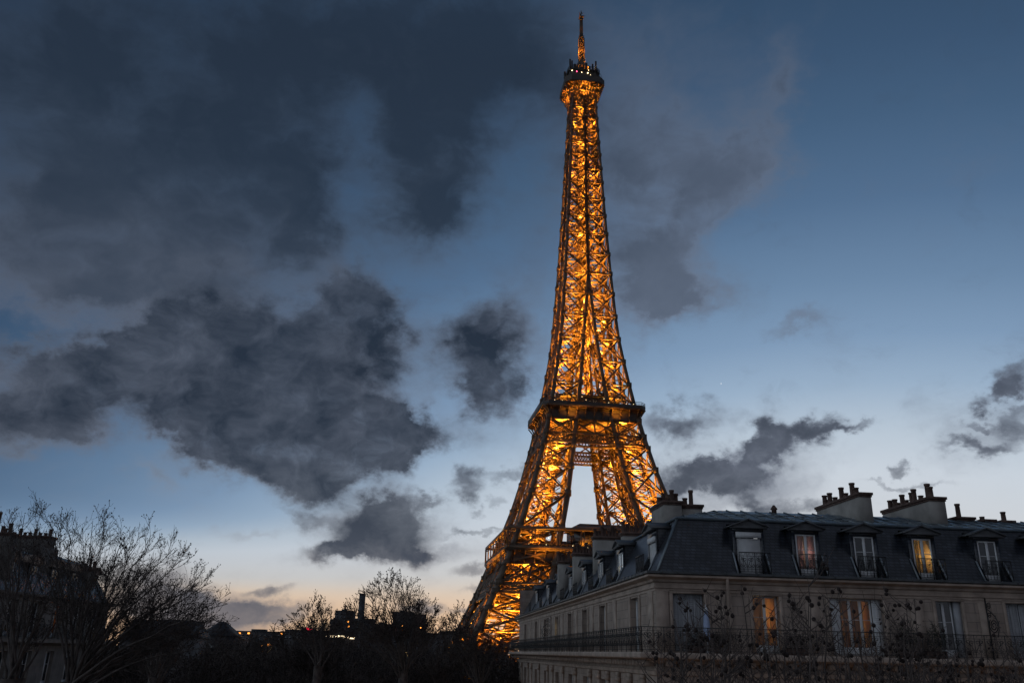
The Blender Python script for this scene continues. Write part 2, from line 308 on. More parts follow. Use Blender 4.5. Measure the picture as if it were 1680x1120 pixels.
SLATE = brickmat('roof_slate', (.055, .063, .082), (.026, .032, .044), (.010, .012, .016), .26, .15, .02, .28, .1, stain=.45, spec=.65)
ZINC = mat('zinc_sheet', (.17, .20, .22), .38, .35, noise=1.2, var=.3)
ZINC_LIGHT = mat('zinc_flashing', (.30, .34, .37), .4, .3, noise=2.)
RENDER_DARK = mat('dark_render', (.13, .125, .12), .9, noise=.9, var=.3); TRIM_DARK = mat('dark_moulding', (.2, .175, .155), .9, noise=1.8, var=.3)  # darker tones for the block across the avenue
RENDER = mat('chimney_render', (.30, .285, .265), .9, noise=.9, var=.28, bump=.2, bscale=8)
POT = mat('terracotta_pot', (.10, .062, .05), .8, noise=5.)
BLACK = mat('wrought_iron', (.018, .018, .02), .5, noise=9.)
FRAME = mat('painted_frame', (.62, .63, .64), .5, noise=4., var=.08)
SHUT = mat('metal_shutter', (.34, .35, .37), .6, noise=3., var=.15)
DARKIN = mat('dark_interior', (.03, .028, .027), .9, noise=2.)
WARMIN = mat('room_walls', (.2, .12, .07), .9, noise=1.)
GLASS = glassmat('window_glass')
GLASSD = mat('dark_window_glass', (.02, .024, .03), .06, spec=.8, noise=.8)
CURT_W = clothmat('orange_curtain', (.85, .62, .3)); CURT_P = clothmat('pink_curtain', (.85, .66, .64)); CURT_Y = clothmat('yellow_curtain', (.8, .66, .25)); CURT_G = clothmat('grey_curtain', (.5, .5, .5), .3)
BARK = mat('bark', (.075, .06, .054), .9, noise=6., var=.5)
BARK_NEAR = mat('plane_bark', (.10, .078, .07), .9, noise=8., var=.5)
SEED = mat('seed_ball', (.028, .018, .016), .95, noise=60.)
LEAF = mat('dry_leaf', (.05, .034, .03), .8, noise=12.)
GREEN = mat('shrub_leaf', (.035, .042, .028), .7, noise=9.)
AMBER = (1.0, .335, .022)
LAMPW = mat('lamp_globe', (.8, .6, .4), .5, emit=(1., .5, .14), estr=4.)
WHITE_LED = mat('white_beacon', (.8, .8, .8), .5, emit=(1., .78, .42), estr=4.)

# ------------------------------------------------------------------ ground
def ground():
    mb = MB(); R = 9000.
    mb.quad((-R, -600, 0), (R, -600, 0), (R, 12000, 0), (-R, 12000, 0))
    tag(mb.build('ground', mat('park_ground', (.035, .033, .026), .95, noise=.08, var=.5)), kind='structure')
ground()

# ------------------------------------------------------------------ the iron tower
TZK = [0, 30, 57.6, 86, 115.7, 150, 195, 235, 270.]; TWK = [62, 46.29, 34.16, 23.78, 17.05, 11.64, 8.71, 6.8, 5.3]
GZK = [0, 30, 57.6, 81.9, 101, 111.9, 126.6, 137, 147.2, 157.3, 172, 178]; GWK = [37, 26, 17.6, 11.74, 8.6, 6.92, 4.78, 3.71, 2.65, 1.75, .35, 0]
def tW(z): return math.exp(np.interp(z, TZK, np.log(TWK)))
def tG(z): return float(np.interp(z, GZK, GWK))
TD, TAZ = 341.567, math.radians(5.11015)
tower = empty('lattice_tower', (TD * math.sin(TAZ), TD * math.cos(TAZ), CZ - 24.937), math.radians(7.5085),
              label='tall tapering wrought iron lattice tower lit amber from inside, rising behind the mansard roofs', cat='tower')
LEG_L = [4.9, 13, 23, 31.6, 38.5, 44.1, 47.2, 54.0, 59.5, 67.3, 80.6, 91.4, 100.0, 104.8, 111.4]
SH_L = [118, 126.8, 137.1, 147.2, 157.5, 167.9, 177.6, 187.0, 197, 206.1, 214.7, 223.2, 230.6, 237.9, 244.7, 251.4, 257.8, 264, 269.5]
QUAD = [(-1, -1), (1, -1), (1, 1), (-1, 1)]
def xpanel(mb, a0, b0, a1, b1, w, sub=True, sw=.28):
    """X bracing between the edges a0-a1 and b0-b1 with a half-height strut pattern"""
    a0, b0, a1, b1 = map(np.asarray, (a0, b0, a1, b1))
    mb.beam(a0, b1, w); mb.beam(b0, a1, w)
    if sub:
        c = (a0 + a1 + b0 + b1) / 4; ma = (a0 + a1) / 2; mbb = (b0 + b1) / 2; m0 = (a0 + b0) / 2; m1 = (a1 + b1) / 2
        mb.beam(ma, m0, sw); mb.beam(m0, mbb, sw); mb.beam(mbb, m1, sw); mb.beam(m1, ma, sw); mb.beam(ma, mbb, sw * .8)
def corner(sx, sy, i, j, z):
    W, G = tW(z), tG(z)
    return np.array([sx * (W if i else G), sy * (W if j else G), z])
def leg_mesh(levels, sx, sy, wide):
    mb = MB()
    for z0, z1 in zip(levels[:-1], levels[1:]):
        pw = wide * np.interp(z0, [0, 60, 116, 175, 270], [1.9, 1.6, 1.25, 1.05, .8])
        bw = np.interp(z0, [0, 60, 116, 175, 270], [.85, .7, .55, .48, .4])
        merged = tG(z0) < .3
        P = {(i, j, k): corner(sx, sy, i, j, z0 if k == 0 else z1) for i in (0, 1) for j in (0, 1) for k in (0, 1)}
        for i in (0, 1):
            for j in (0, 1):
                if merged and (i, j) == (0, 0): continue
                mb.beam(P[i, j, 0], P[i, j, 1], pw if (i or j) else pw * .7)
        faces = [((1, 0), (1, 1)), ((0, 1), (1, 1)), ((0, 0), (0, 1)), ((0, 0), (1, 0))]
        cc = sum(P.values()) / 8; hi = z0 > 115
        for n, (e, f) in enumerate(faces):
            if merged and n > 1 and (sx * sy > 0) != (n == 2): continue
            outer = n < 2
            a0, b0, a1, b1 = P[(*e, 0)], P[(*f, 0)], P[(*e, 1)], P[(*f, 1)]
            xpanel(mb, a0, b0, a1, b1, bw if outer or not hi else bw * 1.15, not outer and not hi, .32)
            k = .9 if hi else .95      # level girders sit just inside the face
            q = [cc + (v - cc) * np.array([k, k, 1]) for v in (a0, b0, a1, b1)]
            mb.beam(q[2], q[3], .9 if hi else bw * 1.1, .35)
            if hi and not outer: mb.beam((q[0] + q[2]) / 2, (q[1] + q[3]) / 2, .6, .3)
            if not hi and not outer and z1 - z0 > 8:
                k = .84; q = [cc + (v - cc) * np.array([k, k, 1]) for v in (a0, b0, a1, b1)]
                m_a = (q[0] + q[2]) / 2; m_b = (q[1] + q[3]) / 2
                mb.beam(q[0], m_b, .42); mb.beam(q[1], m_a, .42); mb.beam(m_a, q[3], .42); mb.beam(m_b, q[2], .42); mb.beam(m_a, m_b, .6, .35)
        # plan bracing and gusset plates
        mb.beam(P[0, 0, 1], P[1, 1, 1], .9 if hi else bw, .3); mb.beam(P[1, 0, 1], P[0, 1, 1], .9 if hi else bw, .3)
        g = np.interp(z0, [0, 100, 270], [2.4, 1.9, 1.25])
        for (i, j) in ((1, 1), (1, 0), (0, 1)):
            p = P[i, j, 1]
            mb.beam(p - (0, 0, g * .55), p + (0, 0, g * .55), pw * 1.25 + .25)
    return mb
for sx, sy in QUAD:
    lg = leg_mesh(LEG_L, sx, sy, 1.0).build('leg', IRON, tower)
    # stair flights and lift rails climbing inside each pillar
    mb = MB()
    for z0 in np.arange(6, 108, 3.4):
        for t, (u, v) in enumerate(((.35, .35), (.65, .65))):
            def pt(z, a, b): W, G = tW(z), tG(z); return np.array([sx * (G + (W - G) * a), sy * (G + (W - G) * b), z])
            mb.beam(pt(z0, u, v), pt(z0 + 3.4, u, v), .35)
        mb.beam(pt(z0, .28, .72), pt(z0 + 1.7, .72, .72), .5, .25); mb.beam(pt(z0 + 1.7, .72, .28), pt(z0 + 3.4, .28, .28), .5, .25)
        mb.beam(pt(z0, .35, .35), pt(z0, .65, .65), .3)
    mb.build('lift_track', IRON, lg)
    # masonry foot
    mb = MB(); W, G = 64.5, 35.
    mb.box(*sorted((sx * G, sx * W)), *sorted((sy * G, sy * W)), 4.6, 7.2); mb.build('foot', STONE_TRIM, lg)
shaft = MB()
for sx, sy in QUAD:
    m = leg_mesh(SH_L, sx, sy, 1.0); shaft.seg += m.seg
shaft_o = shaft.build('upper_shaft', IRON, tower)
mb = MB()
for z0, z1 in zip(SH_L[:-1], SH_L[1:]):
    r = min(2.3, tW(z0) - 2.2)
    zs = np.linspace(z0, z1, 3)
    for (ax, ay), (bx, by) in zip(QUAD, QUAD[1:] + QUAD[:1]):
        mb.beam((ax * r, ay * r, z0), (ax * r, ay * r, z1), .42)
        for a, b in zip(zs[:-1], zs[1:]):
            mb.beam((ax * r, ay * r, a), (bx * r, by * r, b), .34); mb.beam((bx * r, by * r, a), (ax * r, ay * r, b), .34); mb.beam((ax * r, ay * r, b), (bx * r, by * r, b), .5, .3)
    W = tW(z1)
    for ax, ay in QUAD: mb.beam((ax * r, ay * r, z1), (ax * W * .93, ay * W * .93, z1), .8, .3)
    if z0 > 170:
        for ax, ay in ((0, 1), (1, 0), (0, -1), (-1, 0)): mb.beam((ax * r, ay * r, z1), (ax * W * .9, ay * W * .9, z1), .9, .3); mb.beam((ax * r, ay * r, z0), (ax * W * .9, ay * W * .9, z1), .4)
mb.box(-2.0, 2.0, -2.0, 2.0, 183.5, 185.5); mb.box(-4, 4, -4, 4, 196.2, 196.9)
mb.build('lift_shaft', IRON, shaft_o)
for k in range(4):   # decorative arches between the legs under the first platform
    mb = MB()
    def rot(p): return p if k == 0 else [np.array([p[1], -p[0], p[2]]), np.array([-p[0], -p[1], p[2]]), np.array([-p[1], p[0], p[2]])][k - 1]
    R0, z0 = 37., 6.
    pts = [(R0 * math.cos(a), z0 + 37. * math.sin(a)) for a in np.linspace(0, math.pi, 33)]
    pti = [((R0 - 3) * math.cos(a), z0 + 33.6 * math.sin(a)) for a in np.linspace(0, math.pi, 33)]
    for i in range(32):
        P3 = [rot(np.array([x, -tW(z) + 1.2, z])) for x, z in (pts[i], pts[i + 1], pti[i], pti[i + 1])]
        mb.beam(P3[0], P3[1], .8); mb.beam(P3[2], P3[3], .7); mb.beam(P3[0], P3[3], .3); mb.beam(P3[1], P3[2], .3); mb.beam(P3[0], P3[2], .35)
    mb.build('arch', IRON, tower)

def ring_face(k, s, d, z):
    """point on side k of a square ring : s along the side, d outward distance"""
    c, sn = [(1, 0), (0, 1), (-1, 0), (0, -1)][k]
    x, y = s, -d
    return np.array([x * c - y * sn, x * sn + y * c, z])
def belt(mb, z0, z1, cell, w, inset=0.):
    for k in range(4):
        L0, L1 = tW(z0) - inset, tW(z1) - inset
        mb.beam(ring_face(k, -L0, L0, z0), ring_face(k, L0, L0, z0), .8, .7); mb.beam(ring_face(k, -L1, L1, z1), ring_face(k, L1, L1, z1), .8, .7)
        n = int(2 * L0 / cell)
        for i in range(n):
            a, b = -1 + 2 * i / n, -1 + 2 * (i + 1) / n
            zm = (z0 + z1) / 2; Lm = (L0 + L1) / 2
            for (za, La), (zb, Lb) in (((z0, L0), (zm, Lm)), ((zm, Lm), (z1, L1))):
                mb.beam(ring_face(k, a * La, La, za), ring_face(k, b * Lb, Lb, zb), w); mb.beam(ring_face(k, b * La, La, za), ring_face(k, a * Lb, Lb, zb), w)
def truss(mb, z0, z1, n, w, inset=0., lo=None):
    for k in range(4):
        for i in range(n):
            a, b = -1 + 2 * i / n, -1 + 2 * (i + 1) / n
            L0, L1 = tW(z0) - inset, tW(z1) - inset
            xpanel(mb, ring_face(k, a * L0, L0, z0), ring_face(k, b * L0, L0, z0), ring_face(k, a * L1, L1, z1), ring_face(k, b * L1, L1, z1), w, False)
            mb.beam(ring_face(k, a * L0, L0, z0), ring_face(k, a * L1, L1, z1), w)
def chamfer_ring(d, c):
    """eight corners of a square of half width d with cut corners c"""
    return [(-d + c, -d), (d - c, -d), (d, -d + c), (d, d - c), (d - c, d), (-d + c, d), (-d, d - c), (-d, -d + c)]
def ring_slab(mb, dout, din, z0, z1, c=0.01):
    o = chamfer_ring(dout, c); i = chamfer_ring(din, c * .4 + .01)
    for k in range(8):
        a, b, e, f = o[k], o[(k + 1) % 8], i[(k + 1) % 8], i[k]
        mb.hexa([(*a, z0), (*b, z0), (*e, z0), (*f, z0), (*a, z1), (*b, z1), (*e, z1), (*f, z1)])
def band(mb, ring0, z0, ring1, z1):
    n = len(ring0)
    for k in range(n): mb.quad((*ring0[k], z0), (*ring0[(k + 1) % n], z0), (*ring1[(k + 1) % n], z1), (*ring1[k], z1))
def railing(mb, d, c, z0, h, step, w=.09):
    r = chamfer_ring(d, c)
    for k in range(8):
        a = np.array([*r[k], z0]); b = np.array([*r[(k + 1) % 8], z0]); L = np.linalg.norm(b - a); n = max(1, int(L / step))
        for hh in (h, h * .5): mb.beam(a + (0, 0, hh), b + (0, 0, hh), w * 1.3)
        for i in range(n): p = a + (b - a) * i / n; mb.beam(p, p + np.array([0, 0, h]), w)

# first platform -------------------------------------------------
p1 = MB(); belt(p1, 44.1, 47.2, 1.75, .3); belt(p1, 44.1, 47.2, 2.2, .3, 5.); truss(p1, 47.2, 54., 8, .6); truss(p1, 47.4, 54., 8, .5, 6.)
ring_slab(p1, 35.3, 13., 58.6, 59.5); ring_slab(p1, 33.2, 31.8, 54., 54.8)
first = p1.build('first_platform', IRON, tower)
mb = MB(); band(mb, chamfer_ring(33.4, .02), 54.6, chamfer_ring(33.4, .02), 58.5); band(mb, chamfer_ring(32.6, .02), 54.6, chamfer_ring(32.6, .02), 58.5)
mb.build('frieze', IRON_DARK, first)
for k in range(4):
    for i in range(19):
        mb = MB(); s = -32.6 + i * 65.2 / 18
        mb.beam(ring_face(k, s, 33.6, 54.2), ring_face(k, s, 33.8, 57.), .45, .5); mb.beam(ring_face(k, s, 33.8, 57.), ring_face(k, s, 35.2, 58.6), .45, .5)
        mb.build('console_bracket', IRON, first)
mb = MB()
for k in range(4):
    mb.beam(ring_face(k, -35.6, 35.2, 59.6), ring_face(k, 35.6, 35.2, 59.6), .7, .9)
    mb.beam(ring_face(k, -35.2, 35.0, 66.3), ring_face(k, 35.2, 35.0, 66.3), .9, 1.0); mb.beam(ring_face(k, -31, 31, 66.1), ring_face(k, 31, 31, 66.1), .5)
    for i in range(9):
        s = -34.8 + i * 69.6 / 8
        for ds in (-.55, .55): mb.beam(ring_face(k, s + ds, 35.1, 59.8), ring_face(k, s + ds, 35.1, 66.), .34)
        mb.beam(ring_face(k, s - .6, 35.1, 60.2), ring_face(k, s + .6, 35.1, 60.2), .4); mb.beam(ring_face(k, s - .6, 35.1, 65.4), ring_face(k, s + .6, 35.1, 65.4), .4)
        mb.beam(ring_face(k, s, 35.1, 66.3), ring_face(k, s, 31, 66.2), .4)
mb.build('gallery_arcade', IRON, first)
mb = MB(); railing(mb, 35.2, .05, 59.6, 1.3, 1.2, .12); mb.build('railing', IRON, first)
for k in range(4):
    pv = MB()
    def T(x, y, z): return ring_face(k, x, -y, z)
    pv.box(-11, 13, -31.5, -18., 59.6, 66.9, T)
    pav = pv.build('pavilion', mat('pavilion_glass', (.03, .028, .03), .15) if k == 0 else bpy.data.materials['pavilion_glass'], first)
    pr = MB()
    pr.hexa([T(-12.5, -34.4, 67.0), T(14.5, -34.4, 67.0), T(14.5, -17, 67.0), T(-12.5, -17, 67.0), T(-9., -31.6, 68.9), T(11, -31.6, 68.9), T(11, -20, 68.9), T(-9., -20, 68.9)])
    pr.build('roof', mat('pavilion_roof', (.06, .045, .045), .6) if k == 0 else bpy.data.materials['pavilion_roof'], pav)
def bulb(c, r, name, parent, n=6, m=4, mt=None):
    mb = MB(); mb.sphere(c, r, n, m); mb.build(name, mt or WHITE_LED, parent)
rnd = random.Random(4)
for i in range(24):
    k = 0 if i < 17 else 3
    s = rnd.uniform(-31, 4)
    if i % 2: bulb(ring_face(k, s, 33.5 - rnd.uniform(0, 3), 60.8 + rnd.choice([0, .2, 2.6, 3.6]) + rnd.uniform(0, .5)), .11, 'gallery_light', first)
for s in (-7, -4.5, -.5, 2, 4.5): bulb(ring_face(0, s, 35.5, 60.1), .2, 'gallery_light', first)
mb = MB()
for i in range(5): mb.box(2.0 + i * 1.7, 3.3 + i * 1.7, -31.65, -31.55, 61.6, 64.6)
mb.build('lit_window', mat('lit_pavilion_window', (.2, .25, .22), .5, emit=(.55, .75, .6), estr=.45), first)

# second platform -------------------------------------------------
p2 = MB(); belt(p2, 101.2, 104.8, 1.25, .26); belt(p2, 101.2, 104.8, 1.25, .26, 6.5); truss(p2, 104.8, 110.6, 4, .5, .2)
ring_slab(p2, 20.5, 5.2, 115.6, 116.4, 2.2); ring_slab(p2, 18.0, 16.8, 110.6, 111.4, .05)
second = p2.build('second_platform', IRON, tower)
mb = MB(); band(mb, chamfer_ring(17.75, .3), 111., chamfer_ring(17.9, .3), 114.2); band(mb, chamfer_ring(17.9, .3), 114.2, chamfer_ring(18.6, .6), 115.6)
mb.build('frieze', IRON_DARK, second)
for k in range(4):
    for i in range(11):
        mb = MB(); s = -17.4 + i * 3.48
        q = [ring_face(k, s, 17.95, 111.2), ring_face(k, s, 18.1, 113.), ring_face(k, s, 18.8, 114.5), ring_face(k, s, 20.4, 115.7)]
        for a, b in zip(q[:-1], q[1:]): mb.beam(a, b, .4, .5)
        mb.build('console_bracket', IRON, second)
mb = MB()
for k in range(4):
    for d, z in ((20.45, 115.6), (19.2, 115.2)):
        mb.beam(ring_face(k, -d + 2.1, d, z), ring_face(k, d - 2.1, d, z), .35)
    mb.beam(ring_face(k, -18.4, 20.4, 115.65), ring_face(k, -20.4, 18.4, 115.65), .4); mb.beam(ring_face(k, -17.6, 17.6, 111.4), ring_face(k, -20., 20., 115.4), .4)
mb.build('floor_edge', IRON, second)
mb = MB(); band(mb, chamfer_ring(20.6, 2.2), 116.2, chamfer_ring(20.6, 2.2), 117.3); railing(mb, 20.5, 2.2, 117.2, 1.3, .9, .1)
mb.build('railing', IRON_DARK, second)
mb = MB()
ring_slab(mb, 13.4, 9., 121.6, 122.4, 1.); railing(mb, 13.3, 1., 122.4, 1.2, .8, .1)
for k in range(4):
    for s in np.linspace(-12.8, 12.8, 9): mb.beam(ring_face(k, s, 13.2, 116.4), ring_face(k, s, 13.2, 121.7), .35)
    mb.box(-7.5, 7.5, -12.6, -9.4, 116.5, 121.5, lambda x, y, z: ring_face(k, x, -y, z))
mb.build('upper_deck', IRON_DARK, second)
for s, z in ((-13, 117.6), (-5.2, 119.6), (-3.6, 118.4), (-2, 118.1), (-.8, 118.1), (.4, 118.1), (3.6, 119.3), (5.5, 117.8), (9.2, 119.6), (12.5, 117.8), (15.5, 117.8), (-16, 117.7)):
    bulb(ring_face(0, s, 19.6, z), .10, 'gallery_light', second)
for z in (98.8, 95.6, 90.5, 86, 78.5, 73, 70, 96, 89): 
    s = -tW(z) + (1.6 if z != 96 else 3.2); bulb((s, -tW(z) - .5, z), .15, 'leg_light', second)

# top platform -------------------------------------------------
tp = MB()
for k in range(4):
    for s0, s1 in ((-1, -.62), (-.3, -.25), (.3, .25), (1, .62)):
        pts = [ring_face(k, s0 * 5.3, 5.4, 264.5), ring_face(k, s0 * 5.4, 5.7, 268.5), ring_face(k, s1 * 8, 6.9, 272.5), ring_face(k, s1 * 9.2, 9.2, 275.6)]
        for a, b in zip(pts[:-1], pts[1:]): tp.beam(a, b, .4)
    for z, d in ((268.5, 5.8), (272., 7.0)): tp.beam(ring_face(k, -d, d, z), ring_face(k, d, d, z), .35)
    for i in range(10):
        s = -8 + i * 16 / 9; tp.beam(ring_face(k, s, 9.0, 275.4), ring_face(k, s * .6, 5.6, 275.2), .28)
    for i in range(8):
        a, b = -5.4 + i * 1.35, -5.4 + (i + 1) * 1.35
        tp.beam(ring_face(k, a, 5.6, 269.4), ring_face(k, b, 6.6, 273.5), .2); tp.beam(ring_face(k, b, 5.6, 269.4), ring_face(k, a, 6.6, 273.5), .2)
ring_slab(tp, 9.3, 1.5, 275.5, 276.2, 2.6)
top = tp.build('top_platform', IRON, tower)
mb = MB(); band(mb, chamfer_ring(9.4, 2.6), 275.7, chamfer_ring(9.4, 2.6), 278.6); ring_slab(mb, 9.3, 8.2, 278.4, 278.9, 2.6)
band(mb, chamfer_ring(7.4, 2.), 278.6, chamfer_ring(7.0, 2.), 283.2); ring_slab(mb, 7.6, .5, 283.1, 283.7, 2.)
mb.build('cabin', IRON_DARK, top)
mb = MB()
for k in range(4):
    for s in np.linspace(-6.4, 6.4, 10): mb.beam(ring_face(k, s, 9.0, 278.6), ring_face(k, s * .9, 7.8, 283.2), .14)
railing(mb, 7.5, 2., 283.7, 1.6, .7, .12)
rnd = random.Random(2)
for i in range(60):
    a = rnd.uniform(0, 6.283); r = rnd.uniform(4.8, 8.2); z = rnd.uniform(283.2, 284.6); h = rnd.uniform(.8, 3.2); w = rnd.uniform(.3, 1.)
    mb.box(r * math.cos(a) - w / 2, r * math.cos(a) + w / 2, r * math.sin(a) - w / 2, r * math.sin(a) + w / 2, z - 1, z + h)
for a, h in ((3.75, 7.), (3.9, 5.5), (5.5, 6.5), (5.2, 3.5), (0.4, 6.), (2.2, 6.), (4.4, 3.)):
    mb.beam((8. * math.cos(a), 8. * math.sin(a), 282.), (8. * math.cos(a), 8. * math.sin(a), 283.5 + h), .7)
mb.build('antenna_clutter', BLACK, top)
mb = MB(); mb.lathe((0, 0, 283.6), [(4.3, 0), (4.3, 3.6), (4.6, 3.8), (4.0, 5.4), (2.6, 7.6), (1.7, 8.6), (1.6, 10.5)], 12); mb.build('lantern', IRON, top)
for a, z, r in ((4.0, 281.5, .5), (4.25, 279.8, .35), (3.95, 283.2, .7), (4.5, 281.0, .32), (4.85, 280.9, .42), (5.0, 280.2, .25), (4.9, 282.6, .25)):
    bulb((8.3 * math.cos(a), 8.3 * math.sin(a), z), r * .75, 'beacon', top, 7, 5)
REDW = mat('red_light', (.5, .05, .1), .5, emit=(1, .1, .25), estr=4.)
for a in (4.22, 5.6): bulb((8.25 * math.cos(a), 8.25 * math.sin(a), 281.9), .28, 'warning_light', top, mt=REDW)
mb = MB()
for i, (ax, ay) in enumerate(QUAD):
    mb.beam((ax * 1.25, ay * 1.25, 292), (ax * 1.15, ay * 1.15, 306.8), .34); mb.beam((ax * .62, ay * .62, 306.5), (ax * .5, ay * .5, 320.5), .3)
zz = np.arange(292, 306.5, 1.6)
for z in zz:
    for (ax, ay), (bx, by) in zip(QUAD, QUAD[1:] + QUAD[:1]):
        mb.beam((ax * 1.2, ay * 1.2, z), (bx * 1.2, by * 1.2, z + 1.6), .3); mb.beam((ax * 1.2, ay * 1.2, z), (bx * 1.2, by * 1.2, z), .3)
    mb.box(-1.0, 1.0, -1.0, 1.0, z + .2, z + 1.2)
mb.lathe((0, 0, 306.5), [(.62, 0), (.6, 7), (.5, 13.8)], 8)
rnd = random.Random(5)
for i in range(26):
    a = rnd.uniform(0, 6.283); z = rnd.uniform(317.2, 322.5); L = rnd.uniform(.8, 2.1)
    mb.beam((0, 0, z), (L * math.cos(a), L * math.sin(a), z + rnd.uniform(-.3, .9)), .16)
mb.box(-1., 1., -1., 1., 319.4, 320.4); mb.beam((0, 0, 318), (0, 0, 324), .3)
mast = mb.build('antenna_mast', IRON, tower)

# floodlights inside the iron work (real fittings, aimed upward)
fl = MB(); k = 0
def flood(x, y, z, P, rad=.6):
    global k
    lamp('floodlight', (x, y, z), P, AMBER, tower, rad, 'SPOT', 174, (math.pi, 0, 0))
LP = 11.5
for sx, sy in QUAD:
    for i, z in enumerate(np.arange(5.5, 110, 4.7)):
        W, G = tW(z), tG(z); f = (.47, .53)[i % 2]; g = (.46, .54)[(i // 2) % 2]
        flood(sx * (G + (W - G) * f), sy * (G + (W - G) * g), z, 5400 * LP * (.18 + .82 * ((W - G) / 24) ** 1.1))
    for i, z in enumerate(np.arange(118.5, 176, 5.5)):
        W, G = tW(z), tG(z); f = (.35, .65)[i % 2]
        flood(sx * (G + (W - G) * f), sy * (G + (W - G) * (1 - f)), z, 1500 * LP, .5)
for i, z in enumerate(np.arange(178, 268, 4.6)):
    r = tW(z)
    for ax, ay in (((.66, -.26), (-.66, .26)) if i % 2 else ((.26, .66), (-.26, -.66))): flood(ax * r, ay * r, z, 1250 * LP * (1.0 - .35 * (z - 178) / 90), .4)
for z in np.arange(119, 176, 7.): flood(0, 0, z, 2200 * LP, .5)
for a in (.8, 2.4, 3.9, 5.5): flood(6.4 * math.cos(a), 6.4 * math.sin(a), 285.6, 2200 * LP, .3)
for ax, ay in QUAD: flood(ax * 3.0, ay * 3.0, 297, 300 * LP, .3); 
for kk in range(4):
    p = ring_face(kk, 0, 7.5, 270.); flood(*p, 800 * LP, .3)
    for s in (-9, 9):
        p = ring_face(kk, s, 20.5, 111.5); flood(*p, 170 * LP, .4)
    for s in (-24, -8, 8, 24):
        p = ring_face(kk, s, 37.5, 55.5); flood(*p, 300 * LP, .4)
        p = ring_face(kk, s, 32.5, 61.); flood(*p, 300 * LP, .4)

# ------------------------------------------------------------------ Haussmann corner building
class Facade:
    """P(s, z, d): s along the facade, z up, d outward"""
    def __init__(f, origin, sdir, outdir): f.o = np.array(origin, float); f.s = np.array(sdir, float); f.n = np.array(outdir, float)
    def P(f, s, z, d=0.): return f.o + f.s * s + f.n * d + np.array([0, 0, z])
    def box(f, mb, s0, s1, z0, z1, d0, d1):
        mb.hexa([f.P(s0, z0, d1), f.P(s1, z0, d1), f.P(s1, z0, d0), f.P(s0, z0, d0), f.P(s0, z1, d1), f.P(s1, z1, d1), f.P(s1, z1, d0), f.P(s0, z1, d0)])
    def wall(f, mb, S0, S1, Z0, Z1, ops, rev=.32):
        ss = sorted({S0, S1, *[o[0] for o in ops], *[o[1] for o in ops]}); zz = sorted({Z0, Z1, *[o[2] for o in ops], *[o[3] for o in ops]})
        for a, b in zip(ss[:-1], ss[1:]):
            for c, d in zip(zz[:-1], zz[1:]):
                m, n = (a + b) / 2, (c + d) / 2
                if any(o[0] < m < o[1] and o[2] < n < o[3] for o in ops): continue
                mb.quad(f.P(a, c), f.P(b, c), f.P(b, d), f.P(a, d))
        for a, b, c, d in ops:
            mb.quad(f.P(a, c), f.P(a, d), f.P(a, d, -rev), f.P(a, c, -rev)); mb.quad(f.P(b, c), f.P(b, d), f.P(b, d, -rev), f.P(b, c, -rev))
            mb.quad(f.P(a, d), f.P(b, d), f.P(b, d, -rev), f.P(a, d, -rev)); mb.quad(f.P(a, c), f.P(b, c), f.P(b, c, -rev), f.P(a, c, -rev))

